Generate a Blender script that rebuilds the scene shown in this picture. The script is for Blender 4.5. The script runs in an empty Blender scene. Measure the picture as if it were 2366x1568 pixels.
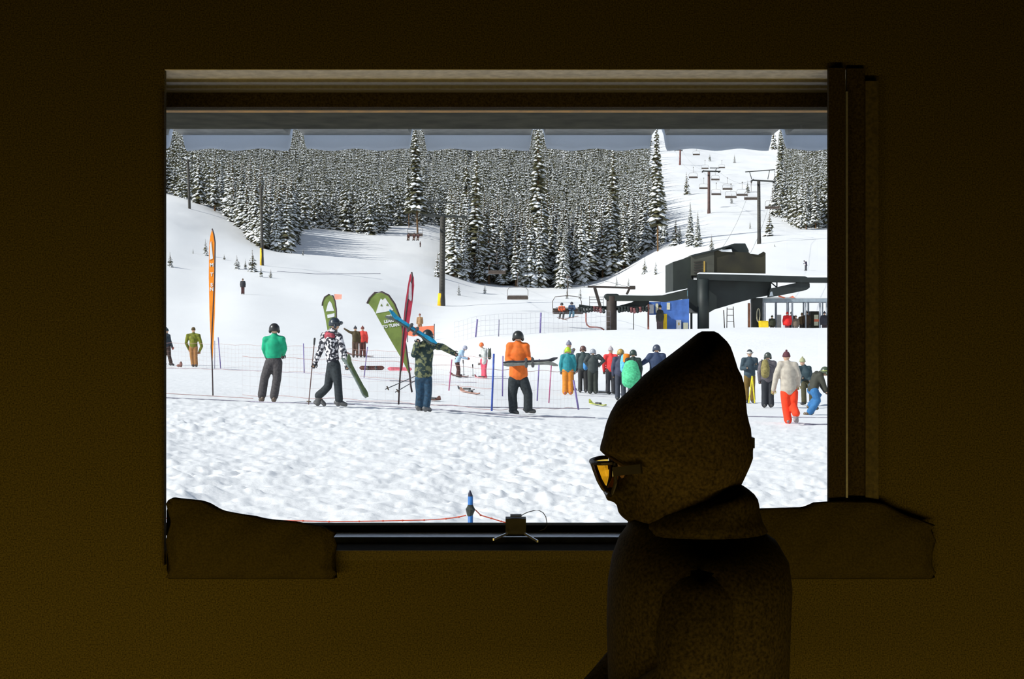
import bpy, math, random
import numpy as np
from mathutils import Vector, Matrix

SC = bpy.context.scene
COL = SC.collection
R = math.radians
F = 2366 * 50 / 36.0            # focal length in pixels
CX, CY, CZ = 1183.0, 784.0, 1.25

# ------------------------------------------------------------------ camera
cd = bpy.data.cameras.new('camera'); cam = bpy.data.objects.new('camera', cd); COL.objects.link(cam)
cd.lens = 50; cd.sensor_width = 36; cd.clip_start = 0.05; cd.clip_end = 4000
cam.location = (0, 0, CZ); cam.rotation_euler = (R(90), 0, 0)
SC.camera = cam
# ------------------------------------------------------------------ sky, sun, exposure
SC.view_settings.view_transform = 'Standard'; SC.view_settings.look = 'None'
SC.view_settings.exposure = 0.06; SC.view_settings.gamma = 1.0
try: SC.view_settings.use_curve_mapping = False
except Exception: pass
SUN_AZ, SUN_EL = 247.0, 36.0      # compass style: 0 = straight ahead (+Y), 90 = +X
w = bpy.data.worlds.new('world'); SC.world = w; w.use_nodes = True
nt = w.node_tree; nt.nodes.clear()
sky = nt.nodes.new('ShaderNodeTexSky'); sky.sky_type = 'NISHITA'; sky.sun_disc = False
sky.sun_elevation = R(SUN_EL); sky.sun_rotation = R(SUN_AZ); sky.altitude = 2800; sky.air_density = 1.0
hs = nt.nodes.new('ShaderNodeHueSaturation'); hs.inputs['Saturation'].default_value = 0.55
bg = nt.nodes.new('ShaderNodeBackground'); bg.inputs['Strength'].default_value = 0.17
wo = nt.nodes.new('ShaderNodeOutputWorld')
nt.links.new(sky.outputs[0], hs.inputs['Color']); nt.links.new(hs.outputs[0], bg.inputs[0]); nt.links.new(bg.outputs[0], wo.inputs[0])
sl = bpy.data.lights.new('sun', 'SUN'); so = bpy.data.objects.new('sun', sl); COL.objects.link(so)
sl.energy = 4.7; sl.angle = R(0.55); sl.color = (1.0, 0.97, 0.92)
d = Vector((math.sin(R(SUN_AZ)) * math.cos(R(SUN_EL)), math.cos(R(SUN_AZ)) * math.cos(R(SUN_EL)), math.sin(R(SUN_EL))))
so.rotation_euler = d.to_track_quat('Z', 'Y').to_euler(); so.location = d * 50
SC.cycles.max_bounces = 8; SC.cycles.transparent_max_bounces = 16

# ------------------------------------------------------------------ helpers
def P(px, py, Y): return Vector(((px - CX) / F * Y, Y, CZ - (py - CY) / F * Y))
def PX(px, Y): return (px - CX) / F * Y
def PZ(py, Y): return CZ - (py - CY) / F * Y

def mat(name, col, rough=0.6, var=0.12, scale=20.0, metal=0.0, bump=0.0, col2=None, thr=None, kind='noise', spec=None):
    m = bpy.data.materials.new(name); m.use_nodes = True
    n = m.node_tree; b = n.nodes['Principled BSDF']
    b.inputs['Roughness'].default_value = rough; b.inputs['Metallic'].default_value = metal
    if spec is not None: b.inputs['Specular IOR Level'].default_value = spec
    tc = n.nodes.new('ShaderNodeTexCoord')
    if kind == 'voronoi':
        t = n.nodes.new('ShaderNodeTexVoronoi'); t.inputs['Scale'].default_value = scale; fo = t.outputs['Distance']
    else:
        t = n.nodes.new('ShaderNodeTexNoise'); t.inputs['Scale'].default_value = scale; t.inputs['Detail'].default_value = 3; fo = t.outputs['Fac']
    n.links.new(tc.outputs['Object'], t.inputs['Vector'])
    r = n.nodes.new('ShaderNodeValToRGB')
    c = list(col)
    if col2 is None:
        r.color_ramp.elements[0].color = [max(0, x * (1 - var)) for x in c] + [1]
        r.color_ramp.elements[1].color = [min(1, x * (1 + var)) for x in c] + [1]
        r.color_ramp.elements[0].position = 0.3; r.color_ramp.elements[1].position = 0.7
    else:
        r.color_ramp.elements[0].color = c + [1]; r.color_ramp.elements[1].color = list(col2) + [1]
        th = thr if thr is not None else 0.5
        r.color_ramp.elements[0].position = th - 0.03; r.color_ramp.elements[1].position = th + 0.03
    n.links.new(fo, r.inputs[0]); n.links.new(r.outputs[0], b.inputs['Base Color'])
    if bump:
        bp = n.nodes.new('ShaderNodeBump'); bp.inputs['Strength'].default_value = bump; bp.inputs['Distance'].default_value = 0.02
        n.links.new(fo, bp.inputs['Height']); n.links.new(bp.outputs[0], b.inputs['Normal'])
    return m

_mc = {}
def M(name, *a, **k):
    if name not in _mc: _mc[name] = mat(name, *a, **k)
    return _mc[name]

class MB:
    def __init__(s): s.v = []; s.f = []; s.m = []; s.mi = 0
    def box(s, lo, hi, T=None):
        x0, y0, z0 = lo; x1, y1, z1 = hi; b = len(s.v)
        p = [(x0,y0,z0),(x1,y0,z0),(x1,y1,z0),(x0,y1,z0),(x0,y0,z1),(x1,y0,z1),(x1,y1,z1),(x0,y1,z1)]
        s.v += [tuple(T @ Vector(q)) if T else q for q in p]
        for f in ((3,2,1,0),(4,5,6,7),(0,1,5,4),(1,2,6,5),(2,3,7,6),(3,0,4,7)): s.f.append([b+i for i in f]); s.m.append(s.mi)
        return s
    def bar(s, a, b, w, h):            # box section from a to b
        a = Vector(a); b = Vector(b); L = (b - a).length
        q = (b - a).to_track_quat('X', 'Z').to_matrix().to_4x4(); T = Matrix.Translation(a) @ q
        return s.box((0, -w/2, -h/2), (L, w/2, h/2), T)
    def tube(s, pts, rad, n=8, wide=(1, 0, 0), cap=True):
        pts = [Vector(p) for p in pts]; k = len(pts)
        if not isinstance(rad, (list, tuple)): rad = [rad] * k
        b0 = len(s.v); W = Vector(wide)
        for i, p in enumerate(pts):
            t = (pts[min(i+1, k-1)] - pts[max(i-1, 0)]); t = t.normalized() if t.length > 1e-9 else Vector((0, 0, 1))
            a = W - t * W.dot(t)
            if a.length < 0.05: a = Vector((0, 1, 0)) - t * t.y
            if a.length < 0.05: a = Vector((0, 0, 1)) - t * t.z
            a.normalize(); c = t.cross(a)
            r = rad[i]; ra, rb = (r if isinstance(r, (tuple, list)) else (r, r))
            for j in range(n):
                g = 2 * math.pi * j / n
                s.v.append(tuple(p + a * (ra * math.cos(g)) + c * (rb * math.sin(g))))
        for i in range(k - 1):
            for j in range(n):
                j2 = (j + 1) % n
                s.f.append([b0+i*n+j, b0+i*n+j2, b0+(i+1)*n+j2, b0+(i+1)*n+j]); s.m.append(s.mi)
        if cap:
            s.f.append([b0+j for j in range(n)][::-1]); s.m.append(s.mi)
            s.f.append([b0+(k-1)*n+j for j in range(n)]); s.m.append(s.mi)
        return s
    def limb(s, pts, rad, n=10, wide=(1, 0, 0)):   # a tube with rounded ends
        pts = [Vector(p) for p in pts]
        rr = [r if isinstance(r, (tuple, list)) else (r, r) for r in rad]
        t0 = (pts[0] - pts[1]).normalized(); t1 = (pts[-1] - pts[-2]).normalized()
        e0 = min(rr[0]); e1 = min(rr[-1])
        P2 = [pts[0] + t0*e0*0.95, pts[0] + t0*e0*0.6] + pts + [pts[-1] + t1*e1*0.6, pts[-1] + t1*e1*0.95]
        R2 = [(rr[0][0]*.3, rr[0][1]*.3), (rr[0][0]*.78, rr[0][1]*.78)] + rr + [(rr[-1][0]*.78, rr[-1][1]*.78), (rr[-1][0]*.3, rr[-1][1]*.3)]
        return s.tube(P2, R2, n, wide)
    def ell(s, c, r, n=12, m=8, z0=-1.0, T=None):     # ellipsoid, optionally cut below z0 (in -1..1)
        c = Vector(c); b0 = len(s.v); rows = []
        a0 = math.asin(max(-1, min(1, z0)))
        for i in range(m + 1):
            a = a0 + (math.pi/2 - a0) * i / m; rows.append(a)
            for j in range(n):
                g = 2*math.pi*j/n
                q = Vector((r[0]*math.cos(a)*math.cos(g), r[1]*math.cos(a)*math.sin(g), r[2]*math.sin(a)))
                if T: q = T @ q
                s.v.append(tuple(c + q))
        for i in range(m):
            for j in range(n):
                j2 = (j+1) % n
                s.f.append([b0+i*n+j, b0+i*n+j2, b0+(i+1)*n+j2, b0+(i+1)*n+j]); s.m.append(s.mi)
        s.f.append([b0+j for j in range(n)][::-1]); s.m.append(s.mi)
        s.f.append([b0+m*n+j for j in range(n)]); s.m.append(s.mi)
        return s
    def prism(s, poly, y0, y1, T=None):        # polygon in (x, z) with depth along y
        b = len(s.v); n = len(poly)
        for y in (y0, y1):
            for x, z in poly:
                q = Vector((x, y, z)); s.v.append(tuple(T @ q if T else q))
        s.f.append([b+i for i in range(n)]); s.m.append(s.mi); s.f.append([b+n+i for i in range(n)][::-1]); s.m.append(s.mi)
        for i in range(n):
            j = (i+1) % n; s.f.append([b+i, b+n+i, b+n+j, b+j]); s.m.append(s.mi)
        return s
    def rings(s, rings, cap=True):
        b0 = len(s.v); n = len(rings[0])
        for rg in rings: s.v += [tuple(q) for q in rg]
        for i in range(len(rings)-1):
            for j in range(n):
                j2 = (j+1) % n; s.f.append([b0+i*n+j, b0+i*n+j2, b0+(i+1)*n+j2, b0+(i+1)*n+j]); s.m.append(s.mi)
        if cap:
            s.f.append([b0+j for j in range(n)][::-1]); s.m.append(s.mi)
            k = (len(rings)-1)*n; s.f.append([b0+k+j for j in range(n)]); s.m.append(s.mi)
        return s
    def mesh(s, name, mats, smooth=False, origin=None):
        me = bpy.data.meshes.new(name)
        o = Vector(origin) if origin is not None else None
        v = s.v if o is None else [tuple(Vector(p) - o) for p in s.v]
        me.from_pydata(v, [], s.f)
        for m_ in (mats if isinstance(mats, (list, tuple)) else [mats]): me.materials.append(m_)
        me.polygons.foreach_set('material_index', s.m)
        if smooth: me.polygons.foreach_set('use_smooth', [True]*len(s.f))
        me.update(); return me
    def build(s, name, mats, parent=None, smooth=False, origin=None, remesh=None, smit=3):
        """With origin: vertices are in world space and the object sits at origin. With a parent whose
        location is p, pass origin=p so the child keeps local coordinates."""
        import bmesh
        me = s.mesh(name, mats, smooth or bool(remesh), origin)
        bm = bmesh.new(); bm.from_mesh(me); bmesh.ops.recalc_face_normals(bm, faces=bm.faces); bm.to_mesh(me); bm.free()
        ob = bpy.data.objects.new(name, me); COL.objects.link(ob)
        if parent: ob.parent = parent
        elif origin is not None: ob.location = origin
        if remesh:
            r = ob.modifiers.new('r', 'REMESH'); r.mode = 'VOXEL'; r.voxel_size = remesh; r.use_smooth_shade = True
            q = ob.modifiers.new('s', 'SMOOTH'); q.iterations = smit; q.factor = 0.5
        return ob

def tag(o, label=None, cat=None, group=None, kind=None):
    if label: o['label'] = label
    if cat: o['category'] = cat
    if group: o['group'] = group
    if kind: o['kind'] = kind
    return o
def empty(name, loc, label, cat, group=None):
    o = bpy.data.objects.new(name, None); COL.objects.link(o); o.location = loc; o.empty_display_size = 0.1
    return tag(o, label, cat, group)
def struct(o): o['kind'] = 'structure'; return o

# ------------------------------------------------------------------ value noise
def _h(ix, iy, s):
    n = (ix.astype(np.int64) * 374761393 + iy.astype(np.int64) * 668265263 + s * 1442695041) & 0x7fffffff
    n = ((n ^ (n >> 13)) * 1274126177) & 0x7fffffff
    return ((n ^ (n >> 16)) & 0xffff) / 65535.0
def vn(x, y, s=0):
    x = np.asarray(x, float); y = np.asarray(y, float)
    ix = np.floor(x); iy = np.floor(y); fx = x-ix; fy = y-iy
    fx = fx*fx*(3-2*fx); fy = fy*fy*(3-2*fy)
    a = _h(ix, iy, s); b = _h(ix+1, iy, s); c = _h(ix, iy+1, s); d_ = _h(ix+1, iy+1, s)
    return (a*(1-fx)+b*fx)*(1-fy) + (c*(1-fx)+d_*fx)*fy

# ------------------------------------------------------------------ terrain heights (real metres, measured from what is seen)
def zc(Y, py): return CZ - (py - CY) / F * Y
def colp(near, far): # near: (Y, z) ; far: (Y, image row)
    return [(a, b) for a, b in near] + [(a, zc(a, b)) for a, b in far]
TC = {
 -900: colp([(4, 0), (30, 0.5), (62, 0.6)], [(100, 740), (150, 650), (220, 520), (300, 420), (400, 350), (600, 240), (950, 120)]),
 382: colp([(4, -.15), (20, -.05), (30, .02), (62, .05)], [(80, 812), (100, 775), (130, 725), (150, 690), (180, 635), (220, 550), (260, 490), (300, 452), (340, 432), (400, 410), (600, 330), (950, 240)]),
 470: colp([(4, -.2), (20, -.1), (30, -.03), (62, .03)], [(80, 815), (100, 778), (130, 730), (150, 700), (180, 655), (220, 580), (260, 520), (300, 480), (340, 455), (400, 430), (600, 350), (950, 245)]),
 560: colp([(4, -.25), (20, -.15), (30, -.08), (62, 0)], [(80, 818), (110, 755), (140, 703), (155, 680), (180, 650), (200, 622), (230, 575), (260, 542), (300, 515), (400, 455), (600, 360), (950, 245)]),
 640: colp([(4, -.25), (20, -.15), (30, -.1), (62, -.02)], [(80, 820), (110, 762), (150, 700), (180, 660), (200, 625), (220, 600), (250, 582), (300, 540), (400, 470), (600, 370), (950, 250)]),
 730: colp([(4, -.3), (20, -.2), (30, -.14), (50, -.08), (62, 0)], [(80, 824), (110, 765), (150, 708), (200, 640), (240, 596), (262, 574), (275, 574), (300, 550), (400, 490), (600, 380), (950, 250)]),
 850: colp([(4, -.3), (20, -.2), (30, -.18), (50, -.12), (62, -.02)], [(80, 824), (110, 780), (150, 715), (200, 655), (240, 610), (280, 575), (300, 572), (330, 545), (400, 495), (600, 390), (950, 255)]),
 1000: colp([(4, -.35), (20, -.25), (30, -.25), (50, -.3), (62, -.2), (78, .15)], [(100, 790), (125, 766), (160, 735), (190, 707), (240, 630), (280, 590), (330, 548), (400, 505), (600, 400), (950, 260)]),
 1100: colp([(4, -.4), (20, -.3), (30, -.32), (55, -.22), (64, .25)], [(74, 776), (84, 779), (100, 765), (130, 742), (160, 722), (190, 705), (230, 682), (260, 662), (300, 625), (400, 545), (600, 420), (950, 260)]),
 1250: colp([(4, -.4), (20, -.35), (30, -.42), (47, -.5), (54, -.4), (62, .5)], [(72, 768), (84, 774), (100, 760), (130, 742), (160, 724), (200, 695), (230, 684), (260, 668), (300, 635), (400, 555), (600, 430), (950, 270)]),
 1400: colp([(4, -.45), (20, -.4), (30, -.5), (47, -.62), (54, -.5), (61, .5)], [(72, 758), (82, 768), (90, 776), (104, 777), (112, 770), (130, 742), (160, 724), (200, 690), (230, 675), (260, 655), (300, 610), (400, 540), (600, 430), (950, 280)]),
 1530: colp([(4, -.5), (20, -.45), (30, -.55), (47, -.72), (54, -.55), (61, .6)], [(72, 755), (82, 768), (90, 776), (104, 777), (112, 770), (130, 735), (160, 705), (200, 650), (230, 610), (260, 582), (300, 555), (400, 490), (600, 385), (760, 320), (950, 285)]),
 1650: colp([(4, -.5), (20, -.5), (30, -.6), (47, -.8), (54, -.6), (61, .7)], [(72, 753), (82, 768), (90, 776), (104, 777), (112, 770), (130, 732), (160, 690), (200, 625), (230, 585), (260, 560), (300, 532), (370, 492), (500, 430), (600, 392), (740, 345), (950, 300)]),
 1760: colp([(4, -.55), (20, -.5), (30, -.65), (45, -.85), (54, -.6), (61, .8)], [(72, 752), (82, 768), (90, 776), (104, 777), (112, 770), (130, 728), (160, 680), (200, 612), (230, 563), (260, 545), (300, 525), (370, 490), (500, 430), (600, 390), (740, 345), (950, 290)]),
 1915: colp([(4, -.6), (20, -.55), (30, -.72), (45, -.9), (54, -.65), (61, .9)], [(72, 752), (82, 768), (90, 776), (104, 777), (112, 770), (130, 722), (160, 670), (200, 612), (230, 560), (260, 542), (300, 528), (370, 495), (500, 420), (600, 375), (740, 330), (950, 260)]),
 3200: colp([(4, -.8), (30, -1.0), (50, -.9), (61, 1.4)], [(72, 730), (100, 720), (160, 640), (230, 540), (300, 470), (500, 340), (740, 240), (950, 180)]),
}
_cu = sorted(TC); _cu_u = np.array([(c - CX)/F for c in _cu])
LY0, LY1, NR = math.log(4.0), math.log(950.0), 640
_lr = np.linspace(LY0, LY1, NR)
_H = np.zeros((len(_cu), NR))
for _i, _c in enumerate(_cu):
    a = np.array(TC[_c]); _H[_i] = np.interp(np.exp(_lr), a[:, 0], a[:, 1])
_uu = np.linspace(_cu_u[0], _cu_u[-1], 420)
_G = np.array([[0.0]*NR]*420)
for _k in range(NR): _G[:, _k] = np.interp(_uu, _cu_u, _H[:, _k])
def _sm(A, ax, r, it):
    for _ in range(it):
        B = A.copy(); k = 1
        for q in range(1, r+1):
            B += np.roll(A, q, ax) + np.roll(A, -q, ax); k += 2
        B /= k
        sl_ = [slice(None)]*2
        for q in range(r):      # keep the borders
            sl_[ax] = q; B[tuple(sl_)] = A[tuple(sl_)]; sl_[ax] = -1-q; B[tuple(sl_)] = A[tuple(sl_)]
        A = B
    return A
_G = _sm(_sm(_G, 1, 4, 2), 0, 4, 2)
def gh(x, Y):
    """height of the snow at (x, Y); arrays allowed"""
    x = np.asarray(x, float); Y = np.asarray(Y, float)
    u = np.clip((x/Y - _uu[0])/(_uu[1]-_uu[0]), 0, 418.999); r = np.clip((np.log(Y)-LY0)/(LY1-LY0)*(NR-1), 0, NR-1.001)
    i = u.astype(int); j = r.astype(int); fu = u-i; fr = r-j
    z = (_G[i, j]*(1-fu)+_G[i+1, j]*fu)*(1-fr) + (_G[i, j+1]*(1-fu)+_G[i+1, j+1]*fu)*fr
    amp = np.clip((Y-110)/200, 0, 1)
    z = z + amp*((vn(x/16, Y/24, 3)-.5)*1.2 + (vn(x/6, Y/10, 4)-.5)*0.35 + (vn(x/2.2, Y/4, 5)-.5)*0.10)
    z = z + (vn(x/3.1, Y/3.7, 6)-.5)*0.05 + (vn(x/1.1, Y/1.5, 7)-.5)*0.02
    return z
def ray(px, py, y0=9.0):
    """where the line of sight through (px, py) first meets the snow"""
    Y = np.exp(np.linspace(math.log(y0), math.log(940), 9000)); x = (px-CX)/F*Y
    below = (CZ - (py-CY)/F*Y) < gh(x, Y)
    k = int(np.argmax(below)) if below.any() else len(Y)-1
    return float(Y[k])
def on(px, Y, dz=0.0):
    x = PX(px, Y); return Vector((x, Y, float(gh(x, Y)) + dz))

# snow material
def snow_mat(name, base=(.87, .87, .87), b1=0.5, sc=2.2):
    m = bpy.data.materials.new(name); m.use_nodes = True; n = m.node_tree; b = n.nodes['Principled BSDF']
    b.inputs['Roughness'].default_value = 0.62; b.inputs['Specular IOR Level'].default_value = 0.25
    tc = n.nodes.new('ShaderNodeTexCoord')
    a = n.nodes.new('ShaderNodeTexNoise'); a.inputs['Scale'].default_value = sc; a.inputs['Detail'].default_value = 8; a.inputs['Roughness'].default_value = 0.65
    r = n.nodes.new('ShaderNodeValToRGB'); r.color_ramp.elements[0].position = .3; r.color_ramp.elements[1].position = .7
    r.color_ramp.elements[0].color = [x*0.95 for x in base] + [1]; r.color_ramp.elements[1].color = list(base) + [1]
    n.links.new(tc.outputs['Object'], a.inputs['Vector']); n.links.new(a.outputs['Fac'], r.inputs[0]); n.links.new(r.outputs[0], b.inputs['Base Color'])
    bp = n.nodes.new('ShaderNodeBump'); bp.inputs['Strength'].default_value = b1; bp.inputs['Distance'].default_value = 0.05
    n.links.new(a.outputs['Fac'], bp.inputs['Height']); n.links.new(bp.outputs[0], b.inputs['Normal'])
    return m
SNOW = snow_mat('snow')
PSNOW = snow_mat('packed_snow', (.86, .87, .89), .2, 9.0)

def build_terrain():
    ys = [4.45]
    while ys[-1] < 945:
        Y = ys[-1]
        ys.append(Y + (0.0016*Y**1.5 if Y < 40 else min(0.0085*Y, 3.2)) + 0.004)
    ys = np.array(ys)
    uin = np.linspace(-.262, .242, 560)
    ul = -.262 - (1.0-.262)*(np.linspace(0, 1, 60)[1:]**1.6)
    ur = .242 + (1.0-.242)*(np.linspace(0, 1, 60)[1:]**1.6)
    us = np.concatenate([np.clip(ul, -1, 1)[::-1], uin, ur])
    U, Yg = np.meshgrid(us, ys); X = U*Yg; Z = gh(X, Yg)
    fade = np.clip((36-Yg)/14, 0, 1)*0.85 + 0.15*np.clip((70-Yg)/30, 0, 1)
    # lumps of churned snow: ridged cells of several sizes
    def cells(s, seed):
        a = vn(X/s, Yg/s, seed); b = vn((X+Yg*.5)/s*1.7+9, (Yg-X*.3)/s*1.7, seed+1)
        return np.clip((a*.65+b*.35-.42)*3.0, 0, 1)
    patch = .55+.9*vn(X/1.7, Yg/2.4, 31)
    rough = (cells(.20, 11)*.055 + cells(.11, 17)*.03 + cells(.42, 23)*.05 - .05)*patch
    Z = Z + rough*fade*.62
    nr, nc = Z.shape
    V = np.stack([X, Yg, Z], -1).reshape(-1, 3)
    idx = np.arange(nr*nc).reshape(nr, nc)
    Fq = np.stack([idx[:-1, :-1], idx[:-1, 1:], idx[1:, 1:], idx[1:, :-1]], -1).reshape(-1, 4)
    me = bpy.data.meshes.new('snow_ground')
    me.vertices.add(len(V)); me.vertices.foreach_set('co', V.ravel())
    me.loops.add(Fq.size); me.loops.foreach_set('vertex_index', Fq.ravel().astype(np.int32))
    me.polygons.add(len(Fq)); me.polygons.foreach_set('loop_start', np.arange(0, Fq.size, 4, dtype=np.int32))
    me.polygons.foreach_set('use_smooth', np.ones(len(Fq), bool))
    me.update(calc_edges=True); me.validate()
    me.materials.append(SNOW)
    o = bpy.data.objects.new('snow_ground', me); COL.objects.link(o)
    struct(o); o['label'] = 'white snow field rising to the forested mountainside'
build_terrain()

# ------------------------------------------------------------------ the room
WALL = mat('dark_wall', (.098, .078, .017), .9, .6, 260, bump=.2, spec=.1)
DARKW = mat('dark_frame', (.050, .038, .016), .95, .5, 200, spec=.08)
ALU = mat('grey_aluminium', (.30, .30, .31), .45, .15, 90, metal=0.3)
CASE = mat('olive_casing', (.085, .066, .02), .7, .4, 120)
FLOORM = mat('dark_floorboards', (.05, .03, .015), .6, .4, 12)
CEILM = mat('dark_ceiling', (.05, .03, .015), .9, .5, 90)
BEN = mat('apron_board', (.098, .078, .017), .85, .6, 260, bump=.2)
W0, W1 = 3.9, 4.24
xl, xr = -1.05, 0.965       # hole in the wall
zb, zt = 0.655, 1.9906
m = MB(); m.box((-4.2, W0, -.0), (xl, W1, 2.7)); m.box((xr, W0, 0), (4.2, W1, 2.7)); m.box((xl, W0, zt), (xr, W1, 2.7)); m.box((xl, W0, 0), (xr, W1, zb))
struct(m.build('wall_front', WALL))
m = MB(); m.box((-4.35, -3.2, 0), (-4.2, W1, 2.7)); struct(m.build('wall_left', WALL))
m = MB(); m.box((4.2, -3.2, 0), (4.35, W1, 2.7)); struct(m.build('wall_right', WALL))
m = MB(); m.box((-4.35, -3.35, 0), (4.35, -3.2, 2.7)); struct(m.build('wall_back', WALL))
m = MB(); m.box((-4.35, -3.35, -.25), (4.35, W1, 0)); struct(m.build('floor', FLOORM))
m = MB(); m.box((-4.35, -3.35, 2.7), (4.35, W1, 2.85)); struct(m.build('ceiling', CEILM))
# window head: three undersides stepping down towards the glass
def trim(name, lo, hi, mt_, label):
    m = MB(); m.box(lo, hi); o = m.build(name, mt_); struct(o); o['label'] = label; return o
trim('trim_1', (xl, 4.043, 1.9806), (xr, 4.10, 1.9906), ALU, 'grey metal step under the window head')
trim('trim_2', (xl, 4.098, 1.9725), (xr, 4.17, 1.9806), ALU, 'second grey metal step under the window head')
HEADM = mat('head_lining', (.82, .80, .78), .6, .2, 40)
trim('trim_3', (xl, 3.902, 1.9890), (xr, 4.043, 1.9915), HEADM, 'pale lining on the underside of the window head')
# sash
wf = bpy.data.objects.new('window_1', None); COL.objects.link(wf); wf.location = (0, 4.19, 1.3); wf['kind'] = 'structure'; wf['label'] = 'large fixed window with dark sash'
gx0, gx1 = PX(372, 4.165), PX(1925, 4.165)
gz1 = PZ(247, 4.163); gz0 = PZ(1213, 4.163)
m = MB(); m.box((gx0-.03, 4.163, gz1), (gx1+.03, 4.225, gz1+.045)); m.box((gx0-.03, 4.163, gz0-.03), (gx1+.03, 4.225, gz0))
m.box((gx0-.03, 4.163, gz0), (gx0, 4.225, gz1)); m.box((gx1, 4.163, gz0), (gx1+.03, 4.225, gz1))
m.build('window_frame', DARKW, wf, origin=(0, 4.19, 1.3))
gm = bpy.data.materials.new('window_glass'); gm.use_nodes = True; n = gm.node_tree; n.nodes.clear()
ou = n.nodes.new('ShaderNodeOutputMaterial'); mx = n.nodes.new('ShaderNodeMixShader'); tr = n.nodes.new('ShaderNodeBsdfTransparent')
gl = n.nodes.new('ShaderNodeBsdfGlossy'); gl.inputs['Roughness'].default_value = .02; fr = n.nodes.new('ShaderNodeFresnel'); fr.inputs[0].default_value = 1.45
tr.inputs[0].default_value = (.97, .985, .98, 1)
n.links.new(fr.outputs[0], mx.inputs[0]); n.links.new(tr.outputs[0], mx.inputs[1]); n.links.new(gl.outputs[0], mx.inputs[2]); n.links.new(mx.outputs[0], ou.inputs[0])
m = MB(); m.box((gx0, 4.190, gz0), (gx1, 4.194, gz1)); m.build('window_pane', gm, wf, origin=(0, 4.19, 1.3))
# sill
SILLM = mat('sill_board', (.80, .82, .84), .33, .15, 40, metal=.85)
trim('trim_4', (PX(378, 3.88), 4.06, zb), (xr, 4.163, PZ(1229, 4.163)), SILLM, 'narrow pale sill under the glass')
trim('trim_12', (PX(384, 3.9), 3.896, zb-.01), (PX(1915, 3.9), W0, .672), BEN, 'apron board under the window sill')
trim('trim_5', (PX(378, 3.88), W0, zb), (xr, 4.06, PZ(1229, 4.163)-.004-.012), mat('matt_black_board', (.02, .016, .008), .95, .3, 60, spec=.05), 'dark stool board below the sill')
# side casings
zc0, zc1 = zb-.02, zt+.03
trim('trim_6', (PX(1915, W0-.02), W0-.02, zc0), (PX(1953, W0-.02), W0, zt), DARKW, 'dark casing right of the window')
trim('trim_7', (PX(1953.5, W0-.02), W0-.026, zc0), (PX(1958, W0-.02), W0, PZ(215, W0)), ALU, 'thin metal bead on the right casing')
trim('trim_8', (PX(2000, W0-.02), W0-.02, zc0), (PX(2030, W0-.02), W0, PZ(190, W0)), CASE, 'olive outer casing right of the window')
trim('trim_11', (PX(1958, W0-.02), W0-.012, zc0), (PX(2000, W0-.02), W0, zt), DARKW, 'flat dark board between the bead and the olive casing')
trim('trim_9', (xl, W0, zb), (PX(376, W0-.02), W0+.02, zt), WALL, 'flush dark board left of the window')
trim('trim_10', (PX(376, W0-.02), W0-.024, zc0), (PX(380, W0-.02), W0, PZ(215, W0)), DARKW, 'thin bead on the left casing')

# outer porch roof: ribbed sheet metal with a layer of snow whose lip hangs between the ribs
RIB = mat('ribbed_roof_metal', (.20, .21, .20), .5, .25, 30, metal=.2)
SOFF = mat('soffit_board', (.50, .24, .012), .7, .3, 25)
ribs = [PX(p, 5.0) for p in (-434, -155, 125, 405, 685, 965, 1243, 1522, 1800, 2080, 2360, 2640)]
z0, rh = PZ(312, 5.0), .042
prof = []
for x in ribs: prof += [(x-.024, z0), (x-.015, z0+rh), (x+.015, z0+rh), (x+.024, z0)]
m = MB(); n_ = len(prof)
for y in (4.82, 5.0):
    for x, z in prof: m.v.append((x, y, z))
    for x, z in prof: m.v.append((x, y, z+.003))
for i in range(n_-1):
    for q in ((0, 0), (n_, n_)):
        m.f.append([i+q[0], i+1+q[0], i+1+2*n_+q[0], i+2*n_+q[0]]); m.m.append(0)
o = m.build('porch_roof', RIB); struct(o)
m = MB(); m.box((ribs[0], 4.24, PZ(248.5, 4.24)), (ribs[-1], 4.335, z0)); o = m.build('porch_fascia', SOFF); struct(o)
m = MB(); m.box((ribs[0], 4.30, z0-.002), (ribs[-1], 4.84, z0+.004)); o = m.build('porch_soffit', mat('olive_soffit', (.065, .065, .045), .9, .3, 12, spec=.1)); struct(o)
m = MB(); m.box((ribs[0], 4.24, z0+rh+.003), (ribs[-1], 4.99, z0+rh+.02)); o = m.build('porch_deck', DARKW); struct(o)
# snow on it
LIP = snow_mat('lip_snow', (.80, .84, .90), .3, 20)
_n = LIP.node_tree; _t = _n.nodes.new('ShaderNodeBsdfTranslucent'); _t.inputs[0].default_value = (.80, .87, .97, 1); _x = _n.nodes.new('ShaderNodeMixShader'); _x.inputs[0].default_value = .62
_o = [q for q in _n.nodes if q.type == 'OUTPUT_MATERIAL'][0]; _n.links.new(_n.nodes['Principled BSDF'].outputs[0], _x.inputs[1]); _n.links.new(_t.outputs[0], _x.inputs[2]); _n.links.new(_x.outputs[0], _o.inputs[0])
m = MB(); NX, rings = 900, []
for i in range(NX+1):
    x = ribs[0] + (ribs[-1]-ribs[0])*i/NX
    dmin = min(abs(x-r) for r in ribs)
    t = min(1, max(0, (dmin-.012)/.020)); t = t*t*(3-2*t)
    hang = t*(PZ(312, 5.0)-PZ(345, 5.02)) - (1-t)*(rh+.004) + t*.004*math.sin(x*37)
    zb_ = z0 - hang; zt_ = z0+rh+.20+.02*math.sin(x*3)
    rings.append([(x, 4.25, zt_), (x, 4.98, zt_-.01), (x, 5.05, zt_-.07), (x, 5.07, z0+.03), (x, 5.05, zb_+.012), (x, 5.03, zb_), (x, 5.012, zb_+.010), (x, 5.004, z0+rh*.5), (x, 5.004, z0+rh+.024), (x, 4.25, z0+rh+.024)])
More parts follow.
